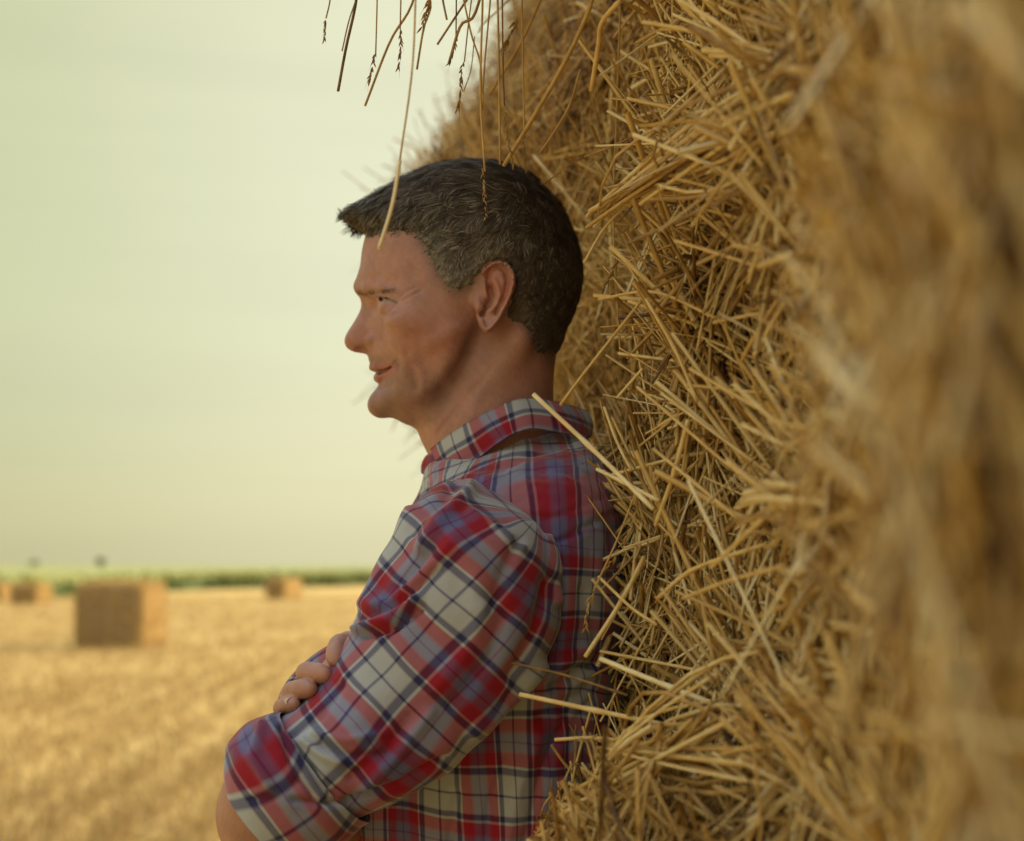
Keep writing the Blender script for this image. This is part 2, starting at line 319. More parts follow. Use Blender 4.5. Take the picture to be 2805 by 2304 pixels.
ex = np.linspace(-160, 160, 241); eyl = np.interp(ex, [-160, -60, -24, -20, -18.3, -10, 20, 160], [24, 38, 50, 56, 79, 98, 150, 330])
rowsY = np.r_[0, .02, .4, 1, 2, 3.5, 5, 8, 12, 20, 40, 80, 200, 500, 1200, 3500]; hz = np.r_[0, .42, .62, .72, .76, .8, .8, .8, .8, .8, .8, .8, .9, 1.0, 1.1, 1.3]
V = []; 
for i, x in enumerate(ex):
    for j, ry in enumerate(rowsY):
        z = hz[j]*(1+.10*rng.normal() if 0 < j < 11 else 1); V.append((x*(1+ry/150), eyl[i]+ry, z))
V = np.array(V); nn_ = len(rowsY); ii = np.arange(len(ex)-1)[:, None]*nn_+np.arange(nn_-1)[None]; Q = np.stack([ii, ii+nn_, ii+nn_+1, ii+1], -1).reshape(-1, 4)
tag(mesh('crop_field', V, Q, M_crop, smooth=False), 'green crop field with yellowish tops reaching the horizon', 'crop', None, 'stuff')
# leaf clumps on its near edge
nl = 16000; lx = rng.uniform(-45, 10, nl); ly = np.interp(lx, ex, eyl)+rng.random(nl)**2*14-.3; lz = rng.uniform(.1, .9, nl)
c = np.c_[lx, ly, lz]; d1 = rng.normal(0, .12, (nl, 3)); d2 = rng.normal(0, .12, (nl, 3)); V = np.stack([c-d1, c-d2, c+d1, c+d2], 1).reshape(-1, 3)
tag(mesh('crop_plants', V, np.arange(nl*4).reshape(-1, 4), M_crop, smooth=False), 'leafy dark green plants along the near edge of the crop field', 'crop plants', None, 'stuff')

# two far trees
M_bark = plain('bark', (.09, .06, .04), .9); M_leaf = plain('tree_leaves', (.06, .08, .03), .8, scale=.5)
def tree(px, Y, H, label):
    X = (px-PX)*Y/F; root = empty('tree', (X, Y, 0)); tag(root, label, 'tree', 'trees on the horizon')
    P = [np.array([[X, Y, 0], [X+.2, Y, H*.3], [X-.1, Y, H*.6], [X, Y, H*.8]])]
    R = [np.array([.05, .035, .025, .01])*H*.6]
    for k in range(6):
        a_ = rng.uniform(0, 6.28); s_ = H*rng.uniform(.25, .5); e = np.array([X+math.cos(a_)*H*.28, Y+math.sin(a_)*H*.28, s_+H*.3]); st = np.array([X, Y, s_])
        P.append(np.linspace(st, e, 4)); R.append(np.array([.02, .014, .01, .004])*H*.5)
    V, Q = tubes(np.array(P), np.array(R), 6); mesh('trunk', V, Q, M_bark, root)
    n = 5000; cl = rng.normal(0, 1, (14, 3))*[H*.2, H*.2, H*.17]+[X, Y, H*.66]; k = rng.integers(0, 14, n); c = cl[k]+rng.normal(0, H*.065, (n, 3))
    d1 = rng.normal(0, H*.016, (n, 3)); d2 = rng.normal(0, H*.016, (n, 3)); V = np.stack([c-d1, c-d2, c+d1, c+d2], 1).reshape(-1, 3)
    mesh('crown', V, np.arange(n*4).reshape(-1, 4), M_leaf, root, smooth=False)
tree(92, 700, 4.2, 'faint rounded tree on the horizon above the leftmost bales'); tree(275, 640, 5.2, 'faint taller tree on the horizon just above the large near bale')

# far straw bales -----------------------------------------------------
M_bale = straw_material('bale_straw', [(0, (.40, .23, .07)), (.5, (.62, .41, .14)), (1, (.78, .56, .23))], .7)
M_bale2 = plain('bale_shaded_end', (.23, .15, .072), .9, scale=30.0); M_twine = plain('twine', (.45, .36, .2), .7)
def bale(px0, px1, pybot, pytop, label, depth=2.0, yaw=0.0, det=1.0):
    Y = CZ*F/(pybot-PY); s = Y/F; Wd = (px1-px0)*s; Hh = (pybot-pytop)*s; X = ((px0+px1)/2-PX)*s
    root = empty('straw_bale', (X, Y, 0)); tag(root, label, 'straw bale', 'big square bales standing on the stubble')
    def boxgrid(w_, d_, h_, n, amp, seed):
        Vs = []; Qs = []; o_ = 0
        for ax, sgn in ((0, -1), (0, 1), (1, -1), (1, 1), (2, 1), (2, -1)):
            g = np.linspace(-1, 1, n); A_, B_ = np.meshgrid(g, g, indexing='ij'); p = np.zeros((n*n, 3)); o1, o2 = [(1, 2), (2, 0), (0, 1)][ax]
            p[:, ax] = sgn; p[:, o1] = A_.ravel(); p[:, o2] = B_.ravel(); q = np.abs(p)**8; r_ = q.sum(1)**(1/8.); p = p/r_[:, None]*1.0
            i_ = np.arange(n-1)[:, None]*n+np.arange(n-1)[None]; Qq = np.stack([i_, i_+n, i_+n+1, i_+1], -1).reshape(-1, 4); Qq = Qq if sgn > 0 else Qq[:, ::-1]
            Vs.append(p); Qs.append(Qq+o_); o_ += n*n
        p = np.concatenate(Vs)*np.array([w_/2, d_/2, h_/2]); nrm = p/np.linalg.norm(p, axis=1)[:, None]
        p = p+nrm*(amp*noise3(p, 5, seed))[:, None]; p[:, 2] += h_/2
        return p, np.concatenate(Qs)
    p, q = boxgrid(Wd, depth, Hh, 30, .018, int(px0)+3)
    # pressed flakes: shallow grooves along the bale every ~0.1 m seen on the side
    c_, s_ = math.cos(yaw), math.sin(yaw); Rm = np.array([[c_, -s_, 0], [s_, c_, 0], [0, 0, 1]])
    ctr = np.array([X, Y+depth/2, -.01]); body = mesh('pressed_straw', p@Rm.T+ctr, q, M_bale2, root, attrs={'tint': np.clip(.55+.3*noise3(p, 2.5, 9), 0, 1)})
    body.data.materials.append(M_bale); fn = np.cross(p[q[:, 1]]-p[q[:, 0]], p[q[:, 2]]-p[q[:, 0]]); body.data.polygons.foreach_set('material_index', (np.abs(fn[:, 1]) < .7*np.linalg.norm(fn, axis=1)).astype(np.int32))      # sides and top brighter, cut ends darker: sun and shade painted in
    # straw coat
    n = int(9000*det); f = rng.choice(len(q), n); aa = rng.random((n, 1)); bb = rng.random((n, 1)); c = (p[q[f, 0]]*(1-aa)+p[q[f, 1]]*aa)*(1-bb)+(p[q[f, 3]]*(1-aa)+p[q[f, 2]]*aa)*bb
    keep = c[:, 1] > -depth/2+.04   # the shaded end that looks at the camera stays plainer
    keep |= rng.random(n) < .25
    c = c[keep]; n = len(c); d = rng.normal(0, 1, (n, 3)); ia = np.argmax(np.abs(c-[0, 0, Hh/2])/[Wd/2, depth/2, Hh/2], axis=1); d[np.arange(n), ia] *= .18; d /= np.linalg.norm(d, axis=1)[:, None]; L = rng.uniform(.06, .22, n)[:, None]; tt_ = np.linspace(-.5, .5, 3)[None, :, None]
    PPs = c[:, None]+tt_*(d*L)[:, None]; V_, Q_ = tubes(PPs, np.full((n, 3), .004), 3); V_[:, 2] = np.maximum(V_[:, 2], .0)
    mesh('straw_coat', V_@Rm.T+ctr, Q_, M_bale, root, attrs={'tint': np.repeat(rng.uniform(.2, 1, n), 9)})
    for k in range(5):
        x = (-.5+(k+.5)/5)*Wd; loop = np.array([[x, -depth/2-.012, .02], [x, -depth/2-.012, Hh+.0], [x, depth/2+.012, Hh], [x, depth/2+.012, .02]]); loop = spline(np.clip(loop, -9, 9), 4, False)
        V_, Q_ = tubes(loop[None], np.full((1, 4), .004), 5); mesh('twine', V_@Rm.T+ctr, Q_, M_twine, root)
    return root
bale(200, 398, 1778, 1594, 'large square straw bale standing nearest on the field, its shaded end facing us', 1.5, -.02, 1.5)
bale(28, 104, 1656, 1600, 'small far straw bale between the left edge and the large near bale', 1.6, -.05)
bale(738, 798, 1642, 1585, 'lone far straw bale right of the large near bale, next to the crop edge', 1.9, -.25)
bale(-50, 13, 1648, 1598, 'far straw bale cut by the left edge of the view', 2.4, -.1)

# ================================================================== PERSON
# local frame of the figure: photo pixels on the mid plane Y0, with a = distance from the mid plane, all in "px" units
Y0 = 1.35; UN = Y0/F                                   # metres per local px
def loc(px, py, h=0):                                  # point SEEN at (px,py) that stands h px in front of the mid plane
    k = 1-h/F; return np.array([PX+(px-PX)*k, PY+(py-PY)*k, h])
def W3(P):                                             # local (u,v,h) -> metres
    P = np.asarray(P, float); return np.stack([(P[..., 0]-PX)*UN, Y0-P[..., 2]*UN, CZ-(P[..., 1]-PY)*UN], -1)
def inflate(U2, V2, poly, Rm, Wm, k=3):
    d, ins = seg_dist(U2, V2, poly, True); t_ = np.where(ins, d, -d); t_ = blur2(t_, k)
    G = np.clip(Rm-t_, 0, None)/Rm
    return G, Wm, np.minimum(Rm, Wm)
def field(GWS, A):
    G, Wm, sc = GWS
    return (np.sqrt(G[:, None, :]**2+(A[None, :, None]/Wm[:, None, :])**2)-1)*sc[:, None, :]
st = 3.4                                               # voxel in px (1.2 mm)
ug = np.arange(900, 1660, st); vg = np.arange(430, 1420, st); hg = np.arange(st/2, 300, st)
U2, V2 = np.meshgrid(ug, vg, indexing='ij')
HEAD = [(1003, 640), (991, 690), (987, 733), (975, 765), (973, 782), (977, 802), (990, 820), (999, 832), (1006, 860), (1012, 910), (1010, 945), (1006, 968), (1009, 985), (1014, 1000), (1026, 1014), (1038, 1026),
        (1039, 1045), (1039, 1058), (1023, 1072), (1013, 1095), (1013, 1112), (1022, 1130), (1042, 1143), (1070, 1143), (1110, 1148), (1160, 1143), (1210, 1122), (1255, 1070), (1290, 1000), (1320, 940), (1360, 925), (1420, 935), (1480, 945),
        (1515, 935), (1543, 895), (1568, 845), (1583, 800), (1588, 743), (1577, 690), (1555, 630), (1520, 574), (1478, 530), (1436, 498), (1390, 478), (1341, 466), (1267, 466), (1200, 474), (1150, 492), (1090, 528), (1040, 572), (1014, 605)]
Wc = [(1300, 640, 205), (1300, 760, 212), (1450, 720, 205), (1500, 850, 165), (1160, 640, 170), (1050, 700, 140), (1000, 740, 110), (1110, 780, 168), (1080, 830, 150), (1060, 880, 148), (1120, 900, 186), (1200, 850, 198), (1230, 930, 196), (1030, 950, 90), (1100, 980, 150), (1180, 1000, 176),
      (1050, 1040, 85), (1110, 1060, 128), (1180, 1080, 158), (1260, 1020, 184), (1040, 1110, 66), (1100, 1120, 105), (1350, 880, 200), (1300, 480, 190), (1550, 620, 185), (1560, 800, 175), (1020, 830, 95)]
Rc = [(1300, 640, 200), (1300, 500, 190), (1500, 700, 190), (1100, 650, 150), (1000, 700, 118), (980, 780, 90), (1010, 900, 120), (1100, 900, 130), (1010, 960, 100), (1030, 1040, 85), (1020, 1110, 60), (1060, 1130, 48), (1150, 1130, 42), (1240, 1070, 42), (1310, 950, 50), (1450, 930, 110), (1540, 850, 170), (1300, 800, 180)]
Wm = np.clip(tps(Wc, U2, V2), 30, 225); Rm = np.clip(tps(Rc, U2, V2), 24, 205)
Fh = field(inflate(U2, V2, HEAD, Rm, Wm), hg)
# neck
NECK = [(1185, 1040), (1140, 1120), (1100, 1154), (1127, 1162), (1143, 1174), (1150, 1200), (1160, 1222), (1176, 1250), (1182, 1300), (1180, 1500), (1580, 1500), (1562, 1300), (1535, 1180), (1516, 1100), (1516, 1027), (1524, 975), (1530, 900), (1450, 800), (1300, 850)]
Wn = np.interp(V2, [900, 1000, 1100, 1200, 1300, 1400], [165, 160, 158, 162, 190, 260]); Wn = Wn*np.interp(U2, [1140, 1180, 1300], [.66, .8, 1.0]); Rn = np.clip(np.interp(U2, [1140, 1250, 1400], [90, 150, 165]), 30, 170)
Fn = field(inflate(U2, V2, NECK, Rn, Wn, 4), hg)
Fb = smin(Fh, Fn, 42)
Ug, Hg, Vg3 = ug[:, None, None], hg[None, :, None], vg[None, None, :]
def sub(c, r):
    s = [slice(max(0, int((c[0]-r-ug[0])/st)), int((c[0]+r-ug[0])/st)+2), slice(max(0, int((c[2]-r-hg[0])/st)), max(1, int((c[2]+r-hg[0])/st)+2)), slice(max(0, int((c[1]-r-vg[0])/st)), int((c[1]+r-vg[0])/st)+2)]
    return tuple(s), ug[s[0]][:, None, None], vg[s[2]][None, None, :], hg[s[1]][None, :, None]
def ell(c, r, k, mode='add', rot=0.0):
    """c,r in local (u,v,h)"""
    global Fb
    s, u, v, h = sub(c, max(r)+4*k+10); du, dv, dh = u-c[0], v-c[1], h-c[2]
    if rot: du, dv = du*math.cos(rot)+dv*math.sin(rot), -du*math.sin(rot)+dv*math.cos(rot)
    q = np.sqrt((du/r[0])**2+(dv/r[1])**2+(dh/r[2])**2); g = (q-1)*min(r)
    Fb[s] = smin(Fb[s], g, k) if mode == 'add' else smax(Fb[s], -g, k)
def cap(a, b, ra, rb, k, mode='add'):
    global Fb
    a, b = np.array(a, float), np.array(b, float); c = (a+b)/2; s, u, v, h = sub(c, np.linalg.norm(b-a)/2+max(ra, rb)+4*k+10); e = b-a; L = e@e+1e-6
    t_ = np.clip(((u-a[0])*e[0]+(v-a[1])*e[1]+(h-a[2])*e[2])/L, 0, 1)
    g = np.sqrt((u-a[0]-t_*e[0])**2+(v-a[1]-t_*e[1])**2+(h-a[2]-t_*e[2])**2)-(ra+(rb-ra)*t_)
    Fb[s] = smin(Fb[s], g, k) if mode == 'add' else smax(Fb[s], -g, k)
def chain(pts, rs, k, mode='add'):
    for i in range(len(pts)-1): cap(pts[i], pts[i+1], rs[i], rs[i+1], k, mode)
L = loc
# nose
NOSE = [(992, 815), (994, 828), (988, 848), (978, 868), (966, 888), (954, 906), (945, 922), (942, 936), (946, 950), (956, 959), (970, 965), (995, 968), (1025, 962), (1060, 940), (1060, 860), (1040, 815)]
Wno = np.interp(V2, [815, 840, 880, 915, 935, 965], [24, 20, 22, 24, 25, 22])+np.clip((U2-960)*.22, 0, 26)*np.clip((V2-840)/60, 0, 1)
Fno = field(inflate(U2, V2, NOSE, np.full_like(U2, 27.), Wno, 2), hg); Fb = smin(Fb, Fno, 14)
ell(L(1023, 931, 40), (21, 17, 16), 7); ell(L(990, 958, 18), (19, 8, 11), 4, 'cut', .1); ell(L(984, 955, 26), (18, 7.5, 14), 3, 'cut', -.25); cap(L(1047, 908, 52), L(1046, 944, 58), 5, 6, 7, 'cut')
# brow, socket, lids
chain([L(984, 786, 12), L(1010, 790, 62), L(1050, 786, 112), L(1092, 800, 150)], [14, 13, 12, 9], 16)
ell(L(1016, 838, 74), (20, 15, 24), 18, 'cut')
EYE = L(1078, 838, 92)
ell(EYE, (41, 38, 44), 14)
chain([L(1020, 807, 70), L(1056, 811, 110), L(1090, 829, 148)], [8, 10, 6], 11)                  # hooded upper lid
ell(L(1059, 841, 120), (18, 11, 15), 6)                                                     # puffy lower lid
chain([L(1041, 818, 92), L(1046, 820, 110), L(1060, 823, 128), L(1080, 831, 136)], [4.0, 6.2, 5.6, 1.5], 2.5, 'cut')  # lid opening
# lips
chain([L(1021, 1006, 0), L(1034, 1004, 38), L(1064, 1003, 72), L(1083, 1005, 90)], [11, 10.5, 8, 3], 5)
chain([L(1036, 1035, 0), L(1043, 1034, 34), L(1066, 1022, 66), L(1084, 1008, 88)], [13.5, 13, 9, 3], 5)
chain([L(1024, 1019, 0), L(1036, 1018, 34), L(1064, 1010, 72), L(1086, 1005, 96)], [2.5, 2.5, 2.6, 2.6], 4, 'cut')
ell(L(1040, 1112, 0), (31, 30, 38), 16)
# sternomastoid and throat cords, jaw corner, cheekbone
cap(L(1425, 930, 140), L(1235, 1230, 66), 34, 26, 34); 

ell(L(1125, 885, 150), (62, 30, 34), 26, 'add', .15); 
# ear --------------------------------------------------------------------
EH = 222.
def lp(pts, h): return [tuple(loc(x, y, h)[:2]) for x, y in pts]
EAR = lp(spline([(1300, 760), (1321, 733), (1342, 719), (1366, 713), (1390, 719), (1407, 740), (1414, 764), (1410, 793), (1398, 823), (1384, 852), (1369, 880), (1352, 900), (1335, 912), (1320, 904), (1311, 880), (1303, 854), (1303, 815)], 60, True), EH)
eu = (ug > 1240) & (ug < 1460); ev = (vg > 700) & (vg < 990); Ue, Ve = U2[np.ix_(eu, ev)], V2[np.ix_(eu, ev)]
d, ins = seg_dist(Ue, Ve, EAR, True); te = np.where(ins, d, -d); te = blur2(te, 1)
hc = 206+np.interp(Ue, [1285, 1320, 1420], [-14, 2, 30])+np.clip((Ve-940)/60, -.5, 0)*8
def stroke(Uq, Vq, pts, wd, h=EH): return np.exp(-(seg_dist(Uq, Vq, lp(pts, h))/wd)**2)
hc = hc+10*np.exp(-((te-7)/6.)**2)*(Ue > 1322)*1.0                                            # helix rim
hc = hc-13*stroke(Ue, Ve, [(1337, 757), (1345, 737), (1366, 728), (1384, 742), (1391, 771), (1383, 812), (1358, 856)], 6)   # scapha groove
hc = hc+7*stroke(Ue, Ve, [(1352, 765), (1363, 785), (1368, 808), (1364, 832), (1350, 848), (1335, 852)], 7)
hc = hc-24*stroke(Ue, Ve, [(1342, 785), (1346, 810), (1336, 832), (1325, 842), (1322, 857)], 8)-8*stroke(Ue, Ve, [(1337, 757), (1339, 772)], 5)
hc = hc+8*stroke(Ue, Ve, [(1327, 770), (1331, 800), (1340, 815)], 4)+7*stroke(Ue, Ve, [(1309, 815), (1311, 840)], 6)
ear = smax(-te[:, None, :]*.9, np.abs(hg[None, :, None]-hc[:, None, :]+6)-10, 9)
s_ = np.ix_(eu, np.ones(len(hg), bool), ev); Fb[s_] = smin(Fb[s_], ear, 6)
cap((1318, 860+20, 206), (1312, 830+25, 190), 12, 16, 10)                                   # tragus root
# drawn creases: displacement along the normal as a function of position on the cheek
def crease(pts, h, wd, amp):
    global Dl
    Dl = Dl+amp*np.exp(-(seg_dist(U2, V2, lp(pts, h))/wd)**2)
Dl = np.zeros_like(U2)
crease([(1036, 1019), (1060, 1012), (1078, 1004), (1089, 996)], 84, 3.2, -5.5); crease([(1091, 988), (1097, 1004), (1094, 1016)], 100, 6, -3); crease([(1075, 940), (1100, 965), (1118, 990)], 120, 18, 3); crease([(1050, 905), (1052, 930), (1046, 945)], 60, 4, -4)
crease([(1047, 920), (1062, 955), (1080, 982), (1096, 1008)], 90, 7, -3.2); crease([(1057, 918), (1075, 955), (1096, 990), (1112, 1025)], 110, 14, 2.4)
crease([(1117, 975), (1134, 1005), (1143, 1040), (1140, 1065)], 140, 10, -1.8); crease([(1130, 980), (1150, 1020), (1158, 1070)], 140, 12, 1.8); crease([(1300, 1060), (1250, 1120), (1200, 1180)], 150, 7, -3); crease([(1345, 1010), (1290, 1090), (1240, 1150)], 150, 8, -2.5)
crease([(1087, 830), (1104, 812), (1122, 801), (1140, 794)], 150, 2.6, -3.0); crease([(1090, 833), (1118, 824), (1140, 812), (1160, 802)], 150, 2.6, -3.0); crease([(1095, 838), (1122, 838)], 150, 3, -1.6)
crease([(1045, 856), (1062, 860), (1078, 852), (1086, 842)], 130, 3, -3.4); crease([(1050, 872), (1075, 876), (1098, 866)], 130, 5, -1.5)
crease([(1060, 818), (1074, 824), (1086, 831)], 140, 2.4, -2.6); crease([(990, 772), (1020, 768), (1060, 765)], 110, 10, 1.5)
crease([(1180, 940), (1240, 905), (1290, 890)], 190, 22, 3.0); crease([(1160, 1000), (1200, 1060), (1210, 1100)], 165, 30, -2)
crease([(1045, 1062), (1075, 1060)], 70, 8, -3); crease([(1012, 700), (1060, 690), (1100, 695)], 120, 3, -.6); crease([(1008, 730), (1050, 722), (1095, 730)], 120, 3, -.6)
crease([(1130, 745), (1150, 790)], 160, 20, -4)
Fb = Fb-Dl[:, None, :]
Gf = np.concatenate([Fb[:, ::-1, :], Fb], 1)                                                # mirror across the mid plane
Vh, Qh = surface_nets(Gf, (ug[0], -hg[-1], vg[0]), st); Vh = Vh[:, [0, 2, 1]]; Vh = relax(Vh, Qh, 2, .5)
head_uvh = Vh.copy(); Nh = vnormals(Vh, Qh); 
if ((Nh*(Vh-Vh.mean(0))).sum(1)).mean() < 0: Nh = -Nh
# pigment, plus shade in a few creases
u, v, h = Vh[:, 0], Vh[:, 1], np.abs(Vh[:, 2]); kk = 1-h/F; sxp = PX+(u-PX)/kk; syp = PY+(v-PY)/kk     # where each point is seen
base = np.array([.385, .184, .146]); pig = np.tile(base, (len(Vh), 1))
def blend(mask, col):
    global pig
    pig = pig*(1-mask[:, None])+np.array(col)*mask[:, None]
def pst(pts, wd): return np.exp(-(seg_dist(sxp, syp, pts)/wd)**2)
nz_ = .5+.5*noise3(Vh/60., 1.0, 5); bl = noise3(Vh/28., 1.0, 15, 3); pig = pig*(1+.06*bl[:, None]*np.array([.5, 1, 1.1]))
blend(.35*np.clip(pst([(1120, 930), (1200, 930)], 60), 0, 1), (.42, .13, .08))
blend(.12*pst([(950, 930), (985, 915)], 22), (.42, .12, .08)); blend(.4*pst([(1350, 760), (1400, 790)], 40)*(h > 190), (.46, .14, .08))
d, ins = seg_dist(sxp, syp, [(1012, 972), (1075, 975), (1110, 1000), (1150, 1050), (1250, 985), (1290, 880), (1320, 900), (1290, 990), (1240, 1085), (1190, 1160), (1060, 1175), (1005, 1120), (1015, 1070), (1005, 1000)], True)
bm = np.clip(.5+np.where(ins, d, -d)/22, 0, 1)*(.55+.45*nz_)*(sxp < 1330); blend(.55*bm, (.135, .085, .07))
lipm = np.clip(1.3*np.maximum(pst([(1020, 1004), (1060, 1002), (1082, 1005)], 8), pst([(1030, 1034), (1062, 1024), (1080, 1010)], 11)), 0, 1)*(sxp < 1092); blend(.8*lipm, (.34, .105, .085))
blend(.32*np.interp(sxp, [1010, 1090], [1, .3])*pst([(980, 797), (1005, 803), (1035, 801), (1062, 798), (1088, 798)], 8), (.07, .04, .03))
blend(.5*np.clip((h-110)/40,0,1)*pst([(1150, 640), (1180, 700), (1205, 750), (1250, 790), (1300, 765)], 26), (.07, .05, .045))        # shaved temple
blend(.5*pst([(1440, 840), (1462, 920), (1500, 975), (1520, 990)], 26), (.07, .05, .045))
blend(.65*np.clip(pst([(1030, 812), (1046, 814), (1066, 820), (1086, 829)], 3.2)*1.2, 0, 1), (.05, .03, .025)); blend(.35*pst([(1044, 858), (1062, 862), (1080, 854)], 4), (.2, .08, .06)); blend(.55*pst([(1036, 1019), (1060, 1012), (1078, 1004), (1089, 996)], 2.5), (.12, .04, .035))  # darker lash line; shade painted into the lid fold, under-eye crease and mouth line
pig_head = pig

# lower body, arms and hands: simple skinned figure in metres ------------------
class Grid:
    def __init__(s, lo, hi, st): s.lo = np.array(lo); s.st = st; n = np.ceil((np.array(hi)-lo)/st).astype(int); s.ax = [lo[i]+np.arange(n[i])*st for i in range(3)]; s.G = np.full(n, 1e3)
    def cap(s, a, b, ra, rb, k=.01, sq=1.0):
        a, b = np.array(a, float), np.array(b, float); x, y, z = s.ax[0][:, None, None], s.ax[1][None, :, None], s.ax[2][None, None, :]; e = b-a; L_ = e@e+1e-9
        t_ = np.clip(((x-a[0])*e[0]+(y-a[1])*e[1]+(z-a[2])*e[2])/L_, 0, 1); g = np.sqrt((x-a[0]-t_*e[0])**2+(y-a[1]-t_*e[1])**2+((z-a[2]-t_*e[2])*sq)**2)-(ra+(rb-ra)*t_); s.G = smin(s.G, g, k)
    def chain(s, pts, rs, k=.01):
        for i in range(len(pts)-1): s.cap(pts[i], pts[i+1], rs[i], rs[i+1], k)
    def mesh(s, it=2):
        V, Q = surface_nets(s.G, s.lo, s.st); return relax(V, Q, it), Q
# left arm bones
SH = np.array([.0, 1.22, 1.375]); EL = P3(785, 2140, 1.125); EL2 = P3(752, 2232, 1.14); WR = np.array([-.115, 1.40, 1.135]); HL = np.array([-.085, 1.50, 1.16])
g = Grid((-.32, 1.02, 1.00), (.14, 1.62, 1.50), .004)
g.chain([SH, (SH+EL)/2, EL], [.040, .040, .040], .02); g.chain([EL, EL2, (EL2+WR)/2+np.array([-.01, 0, 0]), WR, HL], [.040, .0415, .038, .027, .030], .02)
FSH = np.array([.0, 1.52, 1.375]); FEL = np.array([-.15, 1.56, 1.20]); FWR = P3(900, 1905, 1.28)
g.chain([FSH, (FSH+FEL)/2, FEL], [.040, .036, .032], .02); g.chain([FEL, (FEL+FWR)/2, FWR], [.030, .028, .022], .01)
g.chain([SH, (SH+FSH)/2+[.02, 0, .02], FSH], [.04, .065, .04], .03); g.cap((.0, 1.36, 1.38), (.02, 1.36, 1.04), .10, .09, .03)
Va, Qa = g.mesh()
g = Grid((-.25, 1.08, 0.02), (.16, 1.62, 1.08), .008)
g.cap((.02, 1.36, 1.06), (.02, 1.36, .98), .10, .11, .03)
for sy in (-1, 1): g.chain([(.02, 1.36+sy*.09, .93), (-.02, 1.36+sy*.11, .50), (-.03, 1.36+sy*.12, .09)], [.078, .052, .036], .03); g.cap((.0, 1.36+sy*.12, .06), (-.15, 1.36+sy*.13, .045), .035, .028, .02)
Vl, Ql = g.mesh()
# right hand gripping the left upper arm: palm behind the arm, four bent fingers and a thumb
g = Grid(P3(690, 2060, 1.12)-[0, .035, 0], P3(1010, 1690, 1.30)+[0, .02, 0], .0012)
F0 = FWR; kn = [P3(955, 1762, 1.20), P3(862, 1850, 1.195), P3(820, 1905, 1.19), P3(792, 1952, 1.19)]
tips = [P3(920, 1808, 1.128), P3(890, 1850, 1.122), P3(850, 1888, 1.119), P3(806, 1930, 1.122)]
mids = [P3(932, 1764, 1.158), P3(840, 1843, 1.150), P3(800, 1897, 1.147), P3(774, 1941, 1.150)]
pre = [P3(932, 1780, 1.135), P3(868, 1846, 1.130), P3(828, 1899, 1.127), P3(784, 1942, 1.128)]
for i in range(4): g.cap(F0+[0, -.02, .0], kn[i], .016, .0105, .012)
for i in range(4):
    rr = [.0078, .0081, .0079, .0070][i]; G0 = g.G; g.G = np.full(G0.shape, 1e3)
    sp = spline([kn[i], mids[i], mids[i]*.4+tips[i]*.6+np.array([-.0012, -.001, .0012]), tips[i]], 13); rs = rr*np.interp(np.linspace(0, 1, 13), [0, .25, .36, .6, .72, .9, 1], [1.06, 1.0, 1.08, .97, 1.0, .92, .72])
    for q in range(12): g.cap(sp[q], sp[q+1], rs[q], rs[q+1], .0015)
    g.G = smin(G0, g.G, .0012)
g.cap(F0+[0, -.02, .0], P3(1000, 1850, 1.235), .016, .012, .01); g.cap(P3(1000, 1850, 1.235), P3(1010, 1830, 1.21), .012, .010, .004)
Vd, Qd = g.mesh(2)
Vb = np.concatenate([W3(head_uvh), Va, Vl, Vd]); o1 = len(Vh); o2 = o1+len(Va); o3 = o2+len(Vl)
Qb = np.concatenate([Qh[:, ::-1] if False else Qh, Qa+o1, Ql+o2, Qd+o3])
pb = np.concatenate([pig_head, np.tile([.37, .175, .12], (len(Va), 1)), np.tile(base, (len(Vl), 1)), np.tile([.40, .19, .14], (len(Vd), 1))])
man = empty('person', (0, 1.36, 0)); tag(man, 'man in a red checked shirt leaning back on the straw with arms crossed', 'person')
body = mesh('body', Vb, Qb, M_skin, man, attrs={'pigment': pb})
bm_ = body.data; import bmesh
bmx = bmesh.new(); bmx.from_mesh(bm_); bmesh.ops.recalc_face_normals(bmx, faces=bmx.faces); bmx.to_mesh(bm_); bmx.free()
# fingernails
for i in range(4):
    d = tips[i]-mids[i]; d /= np.linalg.norm(d); outw = np.array([-.6, -.55, .58]); outw -= d*(outw@d); outw /= np.linalg.norm(outw); sd_ = np.cross(d, outw); c = tips[i]-d*.0045+outw*.0056
    a_, b_ = np.meshgrid(np.linspace(-1, 1, 9), np.linspace(-1, 1, 9), indexing='ij'); rr_ = np.maximum(np.abs(a_), np.abs(b_)); q_ = (np.abs(a_)**4+np.abs(b_)**4)**.25+1e-9; a2, b2 = a_*rr_/q_, b_*rr_/q_
    Vn = c+a2.ravel()[:, None]*d*.0052+b2.ravel()[:, None]*sd_*.0046+(-(b2.ravel()**2)*.0030-(a2.ravel()**2)*.0006-a2.ravel()*.0009+.0026)[:, None]*outw
    i_ = np.arange(8)[:, None]*9+np.arange(8)[None]; mesh('fingernail', Vn, np.stack([i_, i_+9, i_+10, i_+1], -1).reshape(-1, 4), M_nail, man)
